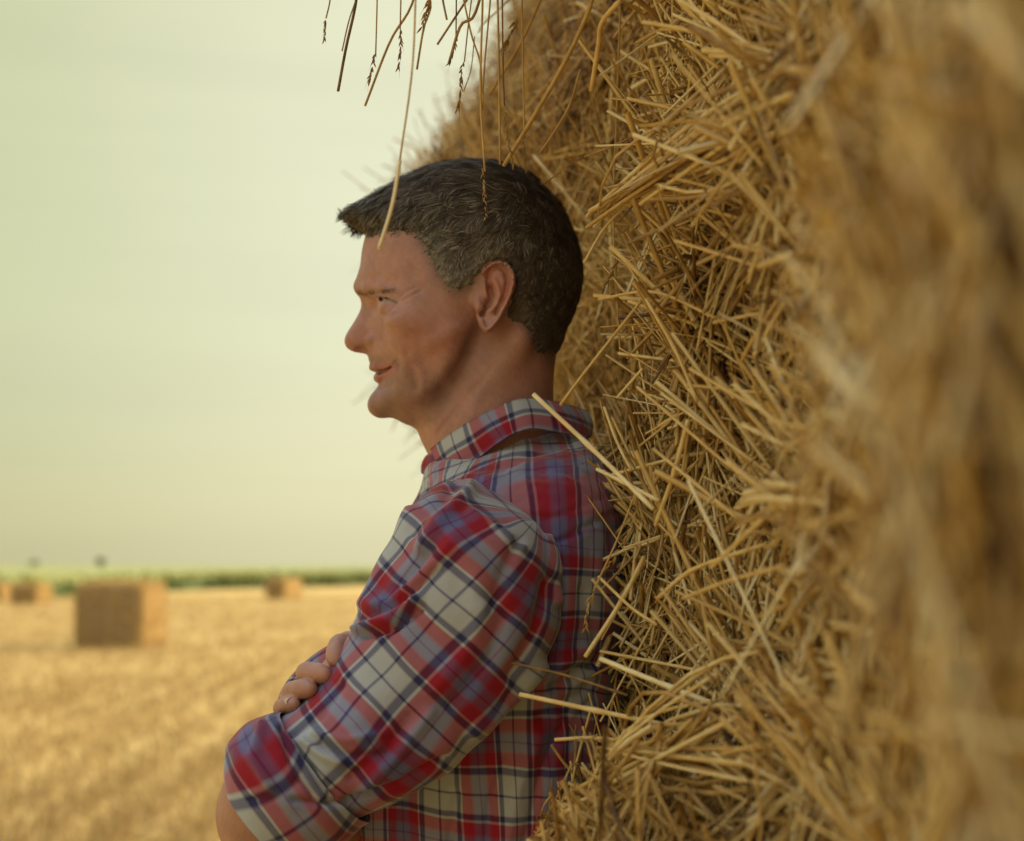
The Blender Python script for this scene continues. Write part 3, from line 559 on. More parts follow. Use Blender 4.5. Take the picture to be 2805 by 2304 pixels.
# eyes
for sg_ in (1, -1):
    c = W3(np.array([EYE[0], EYE[1], EYE[2]*sg_])); r_ = 34.5*UN
    th, ph = np.meshgrid(np.linspace(0, np.pi, 25), np.linspace(0, 2*np.pi, 33), indexing='ij'); V = np.stack([-np.cos(th), np.sin(th)*np.cos(ph), np.sin(th)*np.sin(ph)], -1).reshape(-1, 3)
    i_ = np.arange(24)[:, None]*33+np.arange(32)[None]; Q = np.stack([i_, i_+33, i_+34, i_+1], -1).reshape(-1, 4)
    e = mesh('eye', c+V*r_, Q, M_eye, man); Vi = V[(th.ravel() < 99)]; k_ = 6*33
    Vi = V[:k_]; i_ = np.arange(5)[:, None]*33+np.arange(32)[None]; mesh('iris', c+Vi*(r_*1.015), np.stack([i_, i_+33, i_+34, i_+1], -1).reshape(-1, 4), M_iris, e)

# hair: a close cap that carries the outline, with thousands of short strands rooted in it
HP = spline([(932, 589), (948, 583), (966, 570), (1022, 541), (1081, 508), (1145, 479), (1194, 461), (1267, 451), (1341, 451), (1394, 461), (1443, 480), (1487, 518), (1532, 567), (1565, 625), (1587, 684), (1597, 743), (1592, 806), (1575, 855), (1552, 906), (1541, 945), (1527, 970), (1514, 1060),
      (1480, 1180), (1300, 1180), (1150, 1050), (1060, 850), (1020, 700), (994, 640), (968, 628), (945, 612)], 200, True)
Wh = Wm+np.interp(V2, [450, 600, 760, 950], [14, 15, 8, 11]); Wh = Wh*np.interp(U2, [930, 1010, 1100], [.55, .92, 1])
Rh = np.maximum(np.clip(Rm, 70, 205), np.interp(V2, [600, 700], [70, 150]))*np.interp(U2, [930, 990, 1060], [.45, .8, 1.0])
Fhair = field(inflate(U2, V2, HP, Rh, Wh, 2), hg)
def hair_region(u, v, h):
    """signed distance (px) to the hairline in seen coordinates, positive inside"""
    kk = 1-h/F; x = PX+(u-PX)/kk; y = PY+(v-PY)/kk
    d, ins = seg_dist(x, y, HL_POLY, True); return np.where(ins, d, -d)+5*np.sin(x*.13+y*.09)*np.sin(y*.17-x*.05)+3*np.sin(x*.37+y*.29)
HL_POLY = [(800, 300), (800, 610), (932, 600), (960, 622), (998, 635), (1050, 632), (1100, 626), (1135, 630), (1158, 648), (1174, 678), (1192, 715), (1208, 752), (1230, 783), (1258, 788), (1284, 770), (1312, 742), (1331, 716), (1366, 706), (1400, 722), (1415, 760), (1419, 800), (1434, 841), (1448, 905), (1470, 950), (1490, 966), (1530, 970), (1700, 965), (1700, 300)]
U3 = np.broadcast_to(ug[:, None, None], Fhair.shape); V3 = np.broadcast_to(vg[None, None, :], Fhair.shape); H3 = np.broadcast_to(hg[None, :, None], Fhair.shape)
near = np.abs(Fhair) < 110
reg = np.full(Fhair.shape, 30.); reg[near] = hair_region(U3[near], V3[near], H3[near])
Fhair = Fhair+np.clip(10-reg, 0, 220)*.62                                                  # the cap thins out towards the hairline
tex = noise3(np.stack([U3[near]*.9, V3[near]*1.3, H3[near]], 1)/40., 1.0, 11, 3); Fhair[near] += tex*1.6
Gh = np.concatenate([Fhair[:, ::-1, :], Fhair], 1); Vc, Qc = surface_nets(Gh, (ug[0], -hg[-1], vg[0]), st); Vc = Vc[:, [0, 2, 1]]; Vc = relax(Vc, Qc, 2)
Nc = vnormals(Vc, Qc); 
if (Nc*(Vc-[1300, 720, 0])).sum(1).mean() < 0: Nc = -Nc
rgc = hair_region(Vc[:, 0], Vc[:, 1], np.abs(Vc[:, 2])); hair = mesh('hair', W3(Vc), Qc, M_hair, man, attrs={'tint': .2+.5*np.clip(1-rgc/75, 0, 1)*np.clip((Vc[:, 1]-610)/80, 0, 1)*np.clip((1420-Vc[:, 0])/80, .45, 1)*np.clip((Vc[:, 0]-1110)/60, 0, 1)})
bmx = bmesh.new(); bmx.from_mesh(hair.data); bmesh.ops.recalc_face_normals(bmx, faces=bmx.faces); bmx.to_mesh(hair.data); bmx.free()
def strands(V, Nn, Q, n, fade):
    f = rng.integers(0, len(Q), n*2); a_, b_ = rng.random((n*2, 1)), rng.random((n*2, 1))
    lerp = lambda A: (A[Q[f, 0]]*(1-a_)+A[Q[f, 1]]*a_)*(1-b_)+(A[Q[f, 3]]*(1-a_)+A[Q[f, 2]]*a_)*b_
    p = lerp(V); nn = lerp(Nn); rg = hair_region(p[:, 0], p[:, 1], np.abs(p[:, 2])); out_ = (nn*(p-[1300, 800, 0])).sum(1) > 0
    keep = out_&(rg > -4+rng.normal(0, 8, len(p))) if fade else out_&(rg > -9)
    p, nn, rg = p[keep][:n], nn[keep][:n], rg[keep][:n]; n = len(p)
    u_, v_ = p[:, 0], p[:, 1]
    back = np.clip((u_-1330)/220, 0, 1); low = np.clip((v_-560)/250, 0, 1)
    d = np.stack([-(1-.9*back)*(1-.55*low), .25+.75*np.maximum(low, back), .0*u_], 1)+rng.normal(0, .13, (n, 3))
    wave = noise3(p/45., 1.0, 21, 2)[:, None]*np.array([.7, .7, 0])+noise3(p/14., 1.0, 22, 1)[:, None]*np.array([.45, -.45, .3]); d = d+wave; d[:, 1] -= .22*np.clip((1060-u_)/100, 0, 1); d -= nn*(d*nn).sum(1)[:, None]; d /= np.linalg.norm(d, axis=1)[:, None]+1e-9
    ln = np.interp(v_, [450, 600, 720, 800, 980], [56, 50, 28, 14, 9])*rng.uniform(.5, 1.25, n)*np.clip(.35+rg/70, .3, 1); fr = np.clip((1060-u_)/120, 0, 1); ln *= 1+.12*fr
    tt_ = np.linspace(0, 1, 5)[None, :, None]; lift = np.interp(v_, [450, 640, 760], [.24, .20, .10])*rng.uniform(.3, 1.6, n)*(1-.6*fr)
    curl = rng.normal(0, .07, (n, 1, 3))*np.sin(tt_*3.1)
    P = p[:, None]+ln[:, None, None]*(d[:, None]*tt_+nn[:, None]*(lift[:, None, None]*tt_*(1.4-tt_))+curl*tt_)
    cc = rng.integers(0, n, 1300); own = np.concatenate([np.argmin(((p[a:a+4000, None]-p[cc][None])**2).sum(2), 1) for a in range(0, n, 4000)])      # locks
    pull = .62*tt_**1.3*np.clip((760-v_)/120, .15, 1)[:, None, None]; P = P*(1-pull)+P[cc[own]]*pull
    P = W3(P); T = np.gradient(P, axis=1); nw = np.stack([nn[:, 0], -nn[:, 2], -nn[:, 1]], 1); sd__ = np.cross(T, nw[:, None]); sd__ /= np.linalg.norm(sd__, axis=2)[..., None]+1e-12
    wd = np.array([.00020, .00024, .00022, .00016, .00003])[None, :, None]*rng.uniform(.8, 1.4, (n, 1, 1))
    V_ = np.stack([P-sd__*wd, P+sd__*wd], 2).reshape(-1, 3); K_ = 5; i_ = (np.arange(n)*K_*2)[:, None]+np.arange(K_-1)[None]*2; Q_ = np.stack([i_, i_+1, i_+3, i_+2], -1).reshape(-1, 4)
    grey = np.clip(.10*rng.normal(size=1300)[own]+rng.beta(1.1, 3.0, n)*.9+.30*low*(1-back)*rng.random(n)+.14*(1-back)+.25*(rng.random(n) < .10*(1-back*.7)), 0, 1)
    return V_, Q_, np.repeat(grey, K_*2)
V1, Q1, t1 = strands(Vc, Nc, Qc, 44000, 0); hq = Vh[Qh[:, 0]]; hr = np.abs(hair_region(hq[:, 0], hq[:, 1], np.abs(hq[:, 2]))) < 26; V2_, Q2_, t2 = strands(Vh, Nh, Qh[hr&(np.abs(hq[:, 2]) > 40)], 9000, 1)
mesh('hair_strands', np.concatenate([V1, V2_]), np.concatenate([Q1, Q2_+len(V1)]), M_hair, hair, attrs={'tint': np.r_[t1, t2]})
# eyebrows
for sg_ in (1, -1):
    n = 800; t_ = rng.random(n)**1.9; c = spline([(982, 797, 14), (1005, 802, 55), (1032, 801, 98), (1060, 798, 130), (1084, 798, 152)], 50)[(t_*49).astype(int)]; c = c+rng.normal(0, 1, (n, 3))*[2, 4.2, 2]
    p = np.array([loc(*q) for q in c]); dd = np.stack([.5+t_*.4, -.3+.35*t_, .5+0*t_], 1)+rng.normal(0, .25, (n, 3)); dd /= np.linalg.norm(dd, axis=1)[:, None]
    # push roots to the skin: nearest head vertex
    hv = head_uvh[(head_uvh[:, 2] > 0)&(head_uvh[:, 0] < 1130)&(head_uvh[:, 1] > 740)&(head_uvh[:, 1] < 880)]
    for q in range(n): p[q] = hv[np.argmin(((hv-p[q])**2).sum(1))]
    P = p[:, None]+dd[:, None]*np.linspace(0, 1, 3)[None, :, None]*rng.uniform(9, 17, (n, 1, 1))+np.array([-.25, 0, .25])*np.linspace(0, 1, 3)[None, :, None]*5; P[..., 2] *= sg_
    V, Q = tubes(W3(P), np.tile([.00010, .00009, .00003], (n, 1)), 3); mesh('eyebrow', V, Q, M_hair, man, attrs={'tint': np.repeat(rng.uniform(.3, .75, n), 9)})

# ------------------------------------------------------------------ SHIRT
PER = .0815
def cyl_uv(V, axis_p, d_px, r, yc, ph=(0, 0)):
    d = np.array([d_px[0], 0, -d_px[1]], float); d /= np.linalg.norm(d); n = np.array([d[2], 0, -d[0]]); q = V-axis_p
    al = q@d; perp = q@n; ac = r*np.arctan2(perp, -(V[:, 1]-yc)); wob = .0025*noise3(V, 9, 31, 2)
    return np.c_[(al+wob)/PER+ph[0], (ac+wob)/PER+ph[1]]
def tube_shirt(name, stations, nseg, ax, mat, uvfun, folds=None, parent=None, rim=0, n_amp=.0030, nf=14, seed=1):
    st_ = spline(np.array(stations, float), nseg); nA = 112; ph = np.linspace(0, 2*np.pi, nA, endpoint=False); Vs = []
    for s_ in st_:
        Lp = P3(s_[0], s_[1], s_[4]); Rp = P3(s_[2], s_[3], s_[4]); c = (Lp+Rp)/2; a1 = (Rp-Lp)/2; Vs.append(c+np.cos(ph)[:, None]*a1-np.sin(ph)[:, None]*np.array([0, s_[5], 0]))
    V = np.array(Vs).reshape(-1, 3); i_ = np.arange(nseg-1)[:, None]*nA+np.arange(nA)[None]; j_ = np.arange(nseg-1)[:, None]*nA+(np.arange(nA)[None]+1) % nA; Q = np.stack([i_, j_, j_+nA, i_+nA], -1).reshape(-1, 4)
    Nn = vnormals(V, Q); cc = V.reshape(nseg, nA, 3).mean(1)[:, None]; sgn = np.sign((Nn.reshape(nseg, nA, 3)*(V.reshape(nseg, nA, 3)-cc)).sum()); Nn *= sgn
    uv = uvfun(V)
    D = n_amp*noise3(V*[1, 1, 1], 9, seed, 3)
    if folds:
        kx = PX+V[:, 0]/V[:, 1]*F; ky = PY-(V[:, 2]-CZ)/V[:, 1]*F
        for pts, wd, amp in folds: D = D+np.where(Nn[:, 1] < .3, 1.45*amp*np.exp(-(seg_dist(kx, ky, pts)/wd)**2), 0)
    V = V+Nn*D[:, None]
    if rim:                                                   # turn the free end inwards so the cloth has an edge
        last = V.reshape(nseg, nA, 3)[-1]; c = last.mean(0); inn = c+(last-c)*.93; V = np.concatenate([V, inn, c+(V.reshape(nseg, nA, 3)[-6]-V.reshape(nseg, nA, 3)[-6].mean(0))*.90+(V.reshape(nseg, nA, 3)[-6].mean(0)-c)])
        b0 = (nseg-1)*nA; k_ = np.arange(nA); k2 = (k_+1) % nA; Q = np.concatenate([Q, np.stack([b0+k_, b0+k2, nseg*nA+k2, nseg*nA+k_], -1), np.stack([nseg*nA+k_, nseg*nA+k2, (nseg+1)*nA+k2, (nseg+1)*nA+k_], -1)]); uv = np.concatenate([uv, uv[-nA:], uv[-6*nA:-5*nA]])
    return mesh(name, V, Q, mat, parent, uv=uv)
shirt_parent = man
# torso: inflated profile
st2 = 6.; ug2 = np.arange(860, 1800, st2); vg2 = np.arange(1130, 2640, st2); hg2 = np.arange(st2/2, 640, st2); Ut, Vt = np.meshgrid(ug2, vg2, indexing='ij')
TOR = [(1172, 1262), (1166, 1300), (1160, 1340), (1118, 1415), (1070, 1505), (1030, 1590), (1000, 1650), (975, 1730), (945, 1850), (925, 2000), (915, 2200), (920, 2580), (1690, 2580), (1700, 2100), (1712, 1850), (1722, 1700), (1722, 1520), (1708, 1400), (1680, 1330), (1645, 1260), (1612, 1205), (1560, 1170), (1400, 1170), (1250, 1240)]
Wt = np.interp(Vt, [1150, 1200, 1240, 1290, 1350, 1420, 1520, 1700, 2000, 2600], [150, 185, 250, 350, 455, 520, 545, 540, 500, 470])*np.interp(Ut, [1150, 1300, 1500, 1650], [.9, 1, 1, .98]); Rt = np.interp(Vt, [1150, 1350, 1500, 2600], [130, 230, 290, 330])*np.interp(Ut, [900, 1400, 1700], [1.0, 1, .7])
Gt = field(inflate(Ut, Vt, TOR, Rt, Wt, 3), hg2); Gt = np.concatenate([Gt[:, ::-1], Gt], 1); Gt[:, :, -1] = 9; 
# neck hole
ht = np.r_[-hg2[::-1], hg2]; dn = np.sqrt(((ug2[:, None, None]-1345)/165)**2+(ht[None, :, None]/150)**2); Gt = smax(Gt, np.where(vg2[None, None, :] < 1235+(1450-ug2[:, None, None])*.18, (1-dn)*150, -50), 6)
Vt_, Qt_ = surface_nets(Gt, (ug2[0], ht[0], vg2[0]), st2); Vt_ = Vt_[:, [0, 2, 1]]; Vt_ = relax(Vt_, Qt_, 3); Nt = vnormals(Vt_, Qt_)
if (Nt*(Vt_-[1350, 1800, 0])).sum(1).mean() < 0: Nt = -Nt
# folds on the torso
hx = np.abs(Vt_[:, 2]); kk = 1-hx/F; x_ = PX+(Vt_[:, 0]-PX)/kk; y_ = PY+(Vt_[:, 1]-PY)/kk; Dt = np.zeros(len(Vt_))
for pts, wd, amp in [([(1500, 1500), (1690, 1400)], 10, -6), ([(1520, 1880), (1600, 1830), (1700, 1800)], 16, -16), ([(1500, 1850), (1600, 1780)], 20, 10), ([(1480, 1960), (1560, 1930), (1620, 1880)], 18, -14), ([(1440, 2304), (1490, 2100), (1560, 1960)], 16, -14), ([(1390, 2304), (1420, 2160), (1480, 2020)], 20, 12),
                     ([(1330, 2304), (1340, 2200), (1390, 2080)], 12, -10), ([(1560, 2100), (1580, 1980), (1640, 1900)], 14, -10), ([(1230, 2304), (1250, 2180)], 14, -12), ([(1540, 1500), (1550, 1700), (1540, 1820)], 24, 8), ([(1600, 1620), (1640, 1800)], 16, -7), ([(1380, 1290), (1480, 1230), (1560, 1210)], 12, -7), ([(1330, 1320), (1450, 1270), (1600, 1290)], 14, 5), ([(1660, 1360), (1560, 1400), (1500, 1420)], 9, -3)]:
    Dt += amp*np.exp(-(seg_dist(x_, y_, pts)/wd)**2)
Dt += 5*noise3(Vt_*[1, .45, 1]/300., 2.2, 8, 3); Vtw = W3(Vt_+Nt*Dt[:, None])
# pattern hangs with the cloth: round the body and down its length, tilted over the shoulder yoke
ang = np.arctan2(Vt_[:, 0]-1380, np.abs(Vt_[:, 2])*.62+1e-3)*300*UN; 
sh = np.clip((1500-Vt_[:, 1])/250, 0, 1)
hW = np.interp(Vt_[:, 1], [1150, 1200, 1240, 1290, 1350, 1420, 1520, 2600], [150, 185, 250, 350, 455, 520, 545, 545]); vv = (.7*np.minimum(Vt_[:, 1], 1450)+.9*hW+np.maximum(Vt_[:, 1]-1450, 0))*UN; xx = Vt_[:, 0]+.7*np.clip(hW-np.abs(Vt_[:, 2]), 0, 600)*np.tanh((Vt_[:, 0]-1400)/60.)
wob = .004*noise3(Vtw, 6, 44, 2)
uvt = np.c_[(xx*UN+wob)/PER+.25, (vv+wob*1.3+.25*sh*xx*UN)/PER+.12]
torso = mesh('shirt', Vtw, Qt_, M_plaid, man, uv=uvt)
bmx = bmesh.new(); bmx.from_mesh(torso.data); bmesh.ops.recalc_face_normals(bmx, faces=bmx.faces); bmx.to_mesh(torso.data); bmx.free()
# near sleeve: stations (left px,py, right px,py, depth Y, half thickness)
ARM0 = P3(1058, 1843, 1.13)
arm_uv = lambda V: cyl_uv(V, ARM0, (-.70, .715), .068, 1.17, (.25, .25))
SLV = [(1330, 1322, 1352, 1340, 1.235, .010), (1235, 1324, 1435, 1376, 1.215, .038), (1160, 1354, 1492, 1444, 1.187, .060), (1118, 1418, 1512, 1520, 1.170, .072), (1070, 1508, 1524, 1612, 1.165, .073), (1022, 1602, 1524, 1705, 1.16, .070),
       (978, 1695, 1488, 1812, 1.155, .066), (935, 1782, 1418, 1918, 1.15, .063), (880, 1862, 1330, 2028, 1.145, .060), (822, 1922, 1235, 2112, 1.135, .058), (765, 1965, 1120, 2178, 1.13, .056), (742, 1985, 1010, 2232, 1.125, .052), (728, 2010, 930, 2250, 1.125, .046)]
arm_folds = [([(1130, 1400), (1060, 1530), (1000, 1660)], 14, .004), ([(1180, 1500), (1120, 1580), (1060, 1640)], 12, -.004), ([(1240, 1340), (1170, 1400), (1130, 1460)], 14, -.003), ([(1290, 1340), (1210, 1420), (1160, 1500)], 16, .0045),
             ([(1000, 1745), (1080, 1725), (1150, 1670)], 9, -.005), ([(985, 1730), (1070, 1700), (1140, 1640)], 12, .005), ([(1500, 1600), (1470, 1720), (1400, 1850)], 18, -.004), ([(1480, 1820), (1400, 1920), (1300, 2010)], 14, .004),
             ([(800, 2060), (850, 2110), (880, 2180)], 12, -.006), ([(830, 2030), (880, 2070), (930, 2090)], 12, .004), ([(940, 1880), (880, 1960), (800, 2010)], 12, -.003), ([(1500, 1470), (1515, 1560), (1520, 1650)], 8, .004),
             ([(950, 2200), (1100, 2150), (1220, 2080)], 12, -.004), ([(1250, 1480), (1310, 1560), (1300, 1660)], 30, .003), ([(1050, 1900), (980, 1990)], 40, .002), ([(1010, 1690), (1110, 1640), (1200, 1560)], 10, -.0035), ([(1030, 1660), (1130, 1600), (1230, 1500)], 16, .003), ([(1120, 1960), (1060, 2050), (960, 2130)], 12, -.0035), ([(1180, 1950), (1100, 2060), (1000, 2160)], 14, .003), ([(1380, 1680), (1340, 1800), (1240, 1930)], 16, -.003), ([(1330, 1660), (1280, 1780), (1190, 1890)], 18, .0025), ([(880, 2040), (960, 2070), (1060, 2060)], 9, -.003), ([(860, 2010), (950, 2030), (1050, 2010)], 10, .003), ([(1420, 1480), (1380, 1560), (1350, 1660)], 14, -.003), ([(1290, 1400), (1360, 1440), (1430, 1500)], 12, .003)]
slv = tube_shirt('sleeve', SLV, 150, None, M_plaid, arm_uv, arm_folds, man, rim=1, seed=2)
CUF = [(770, 1950, 1012, 2252, 1.122, .050), (748, 1950, 985, 2272, 1.120, .055), (715, 1962, 962, 2296, 1.118, .057), (672, 1982, 932, 2322, 1.118, .057), (632, 2025, 900, 2348, 1.118, .056), (616, 2085, 868, 2372, 1.12, .054), (620, 2128, 842, 2386, 1.12, .052)]
CU0 = P3(700, 2025, 1.10); cuf_uv = lambda V: cyl_uv(V, CU0, (-.80, .58), .06, 1.16, (.74, .72))
cuff = tube_shirt('cuff', CUF, 60, None, M_plaid, cuf_uv, [([(640, 2050), (720, 2120), (800, 2200)], 20, .002), ([(770, 2000), (800, 2090), (860, 2180)], 10, -.003), ([(690, 2190), (760, 2180), (820, 2140)], 9, -.002), ([(960, 2190), (880, 2200), (800, 2190)], 9, -.004), ([(720, 1990), (700, 2080), (740, 2150)], 14, .003)], man, rim=1, n_amp=.002, seed=5)
# far sleeve, seen in slivers past the hand
FS = [(1150, 1450, 1350, 1500, 1.50, .05), (1040, 1650, 1250, 1750, 1.50, .055), (925, 1800, 1120, 1930, 1.47, .055), (850, 1860, 1010, 1990, 1.42, .05), (806, 1870, 960, 2010, 1.36, .045), (790, 1858, 960, 1990, 1.30, .04), (800, 1850, 950, 1985, 1.27, .03)]
FS = [(1240, 1480, 1420, 1500, 1.52, .05), (1060, 1640, 1260, 1740, 1.53, .055), (900, 1790, 1090, 1930, 1.50, .055)]
tube_shirt('sleeve', FS, 60, None, M_plaid, lambda V: cyl_uv(V, ARM0, (-.7, .7), .06, 1.5), None, man, rim=1)
# far forearm sleeve lying across the chest towards the hand
a0 = P3(965, 1900, 1.52); a1 = P3(885, 1862, 1.235); tt_ = np.linspace(0, 1, 40)[:, None]; cl = a0*(1-tt_)+a1*tt_; ph = np.linspace(0, 2*np.pi, 64, endpoint=False)
dx = P3(960, 1790, 1.24)-P3(770, 1945, 1.24); dx /= np.linalg.norm(dx); dz = np.array([-dx[2], 0, dx[0]]); rr1 = np.interp(tt_[:, 0], [0, .6, .85, .93, .98, 1], [.044, .038, .036, .033, .022, .0005])
V = cl[:, None]+np.cos(ph)[None, :, None]*dx*rr1[:, None, None]*1.55+np.sin(ph)[None, :, None]*dz*rr1[:, None, None]*.75; V = V.reshape(-1, 3); V += .0015*noise3(V, 14, 6, 2)[:, None]
i_ = np.arange(39)[:, None]*64+np.arange(64)[None]; j_ = np.arange(39)[:, None]*64+(np.arange(64)[None]+1) % 64
mesh('forearm_sleeve', V, np.stack([i_, j_, j_+64, i_+64], -1).reshape(-1, 4), M_plaid, man, uv=np.c_[np.tile(ph*.04/PER, 40), np.repeat(np.linspace(0, .26, 40)/PER, 64)])

# collar: fall (outer leaf) and stand, from traced edges; h = distance of each edge point from the mid plane
def strip(name, top, bot, uv0, nU=90, nV=14, bulge=.003, thick=.0016, uvs=(1, 1), rot=0):
    T = W3(spline([loc(*p) for p in top], nU)); B = W3(spline([loc(*p) for p in bot], nU)); s = np.linspace(0, 1, nV)[None, :, None]; Vv = T[:, None]*(1-s)+B[:, None]*s
    tang = np.gradient(Vv, axis=0); dn_ = np.gradient(Vv, axis=1); nr = np.cross(tang, dn_); nr /= np.linalg.norm(nr, axis=2)[..., None]+1e-9
    if nr[:, :, 1].mean() > 0: nr = -nr
    Vv = Vv+nr*(bulge*np.sin(s*np.pi)); al = np.r_[0, np.cumsum(np.linalg.norm(np.diff(T, axis=0), axis=1))]; ac = np.linalg.norm(T-B, axis=1)[:, None]*s[..., 0]
    uv = np.stack([np.broadcast_to(al[:, None], ac.shape)/PER*uvs[0]+uv0[0], ac/PER*uvs[1]+uv0[1]], -1)
    Vi = Vv-nr*thick; n_ = nU*nV; V = np.concatenate([Vv.reshape(-1, 3), Vi.reshape(-1, 3)]); i_ = np.arange(nU-1)[:, None]*nV+np.arange(nV-1)[None]; Q1_ = np.stack([i_, i_+nV, i_+nV+1, i_+1], -1).reshape(-1, 4); Q = [Q1_, Q1_[:, ::-1]+n_]
    bd = [i*nV for i in range(nU)]+[(nU-1)*nV+j for j in range(1, nV)]+[i*nV+nV-1 for i in range(nU-2, -1, -1)]+[j for j in range(nV-2, 0, -1)]; bd = np.array(bd); b2 = np.roll(bd, -1); Q.append(np.stack([bd, b2, b2+n_, bd+n_], -1))
    o = mesh(name, V, np.concatenate(Q), M_plaid, man, uv=np.concatenate([uv.reshape(-1, 2)]*2))
    return o
ctop = [(1178, 1230, 30), (1215, 1200, 128), (1264, 1167, 172), (1320, 1135, 194), (1396, 1100, 200), (1447, 1091, 182), (1513, 1098, 150), (1570, 1112, 90), (1606, 1124, 20), (1612, 1128, 0)]
cbot = [(1216, 1312, 60), (1262, 1292, 150), (1300, 1262, 195), (1371, 1208, 235), (1413, 1184, 240), (1465, 1172, 232), (1551, 1186, 180), (1600, 1194, 100), (1620, 1192, 20), (1622, 1190, 0)]
cbot[0] = (1238, 1316, 120); ctop[0] = (1178, 1230, 84); cbot[1] = (1262, 1292, 172)
strip('collar', ctop, cbot, (.85, .27)); 
mir = lambda pts: [(x+(h*.0), y, -h) for x, y, h in pts]
def strip_far():
    top = [tuple(p) for p in ctop]; bot = [tuple(p) for p in cbot]
    T = [loc(*p)*[1, 1, -1] for p in top]; B = [loc(*p)*[1, 1, -1] for p in bot]
    Tm, Bm = W3(spline(T, 60)), W3(spline(B, 60)); s = np.linspace(0, 1, 8)[None, :, None]; Vv = Tm[:, None]*(1-s)+Bm[:, None]*s; i_ = np.arange(59)[:, None]*8+np.arange(7)[None]
    uv = np.stack([np.broadcast_to(np.linspace(0, 4, 60)[:, None], (60, 8)), np.broadcast_to(np.linspace(0, .9, 8)[None], (60, 8))], -1).reshape(-1, 2)
    o = mesh('collar', Vv.reshape(-1, 3), np.stack([i_, i_+8, i_+9, i_+1], -1).reshape(-1, 4), M_plaid, man, uv=uv); md = o.modifiers.new('s', 'SOLIDIFY'); md.thickness = .0016
strip_far()
# collar stand and button placket at the throat
strip('collar_stand', [(1166, 1248, 20), (1180, 1240, 60), (1205, 1232, 100), (1260, 1200, 150)], [(1153, 1296, 10), (1180, 1312, 50), (1215, 1320, 95), (1270, 1290, 160)], (.5, .5), 40, 10, .002)
strip('button_placket', [(1164, 1290, 0), (1159, 1330, 2), (1144, 1362, 4), (1104, 1428, 4), (1056, 1516, 4), (1016, 1600, 4), (985, 1690, 2)], [(1192, 1300, 58), (1184, 1350, 62), (1165, 1390, 62), (1126, 1450, 62), (1078, 1535, 62), (1040, 1615, 62), (1005, 1700, 62)], (.1, .54), 60, 8, .003)
for k, (x, y) in enumerate([(1163, 1345), (1085, 1466), (1030, 1585)]):
    c = W3(loc(x, y, 26)); th = np.linspace(0, 2*np.pi, 20, endpoint=False); nrm = np.array([-.85, 0, .5]); a_ = np.array([0, 1, 0]); b_ = np.cross(nrm, a_)
    rings = [(c+nrm*d_+r_*(np.cos(th)[:, None]*a_+np.sin(th)[:, None]*b_)) for d_, r_ in ((-.001, .0052), (.0014, .0054), (.002, .0045), (.0012, .003))]; V = np.concatenate(rings+[[c+nrm*.0012]]); Q = [[i*20+j, i*20+(j+1) % 20, (i+1)*20+(j+1) % 20, (i+1)*20+j] for i in range(3) for j in range(20)]+[[60+j, 60+(j+1) % 20, 80] for j in range(20)]
    mesh('button', V, Q, M_button, man)
# stitched seams: armhole and yoke, narrow raised ridges
def seam(pts, name='seam', r=.0009):
    P = spline(np.array([P3(*p) for p in pts]), 60); V, Q = tubes(P[None], np.full((1, 60), r), 6)
    uv = np.c_[V[:, 0]/PER, V[:, 2]/PER]; mesh(name, V, Q, M_plaid, man, uv=uv)
# trousers and shoes (below the frame)
g = Grid((-.16, 1.10, .05), (.19, 1.64, 1.06), .009)
g.cap((.02, 1.36, 1.02), (.02, 1.36, .95), .135, .14, .04)
for sy in (-1, 1): g.chain([(.02, 1.36+sy*.085, .93), (-.02, 1.36+sy*.11, .50), (-.025, 1.36+sy*.12, .10)], [.098, .078, .066], .04)
Vj, Qj = g.mesh(); tr = mesh('trousers', Vj, Qj, M_denim, man)
for sy in (-1, 1):
    g = Grid((-.24, 1.28+sy*.125, -.01), (.10, 1.44+sy*.125, .16), .006); yc = 1.36+sy*.125; g.cap((.02, yc, .06), (-.02, yc, .055), .050, .048, .02); g.cap((-.02, yc, .05), (-.17, yc, .038), .046, .036, .02); g.cap((.01, yc, .10), (.01, yc, .13), .045, .045, .02)
    g.G = smax(g.G, .004-np.broadcast_to(g.ax[2][None, None, :], g.G.shape), .004); Vs_, Qs_ = g.mesh(); mesh('shoe', Vs_, Qs_, M_leather, man)
for nm in ('trousers', 'shoe', 'shoe.001'):
    o = bpy.data.objects[nm]; bmx = bmesh.new(); bmx.from_mesh(o.data); bmesh.ops.recalc_face_normals(bmx, faces=bmx.faces); bmx.to_mesh(o.data); bmx.free()

# ================================================================== STRAW STACK
def Xw(Y, Z):
    """outer face of the upper bales (x of the wall) at depth Y, height Z"""
    x = np.where(Y > 1.62, .135-.285*(Y-1.62), np.interp(Y, [.0, .3, .4, .5, .7, .85, 1.05, 1.2, 1.36], [.115, .125, .15, .172, .197, .205, .200, .165, .138]))
    x = x+np.clip(Z-2.0, 0, 9)*.55*np.clip((Y-1.4)/.4, 0, 1)
    x = x+.045*np.clip((Z-1.46)/.12, 0, 1)*np.clip((1.7-Y)/.2, 0, 1)*np.clip((Y-1.1)/.15, 0, 1)+np.clip(1.98-Z, 0, .5)*.26*np.clip((Y-1.7)/.5, 0, 1)
    x = x+np.interp(Y, [.3, .75, 1.0], [.010, .014, .022])*np.sin(Y*14+2*np.sin(Z*11))*np.sin(Z*19+1.5*np.sin(Y*8))*np.clip((1.7-Y)/.2, .2, 1)
    x = x+.010*np.sin(Y*9+Z*4)+.012*np.sin(Z*17-Y*5+1)+.008*np.sin(Y*31+Z*13)
    x = x+.030*np.exp(-((Z-1.20)/.035)**2)                       # seam between the bales
    return x
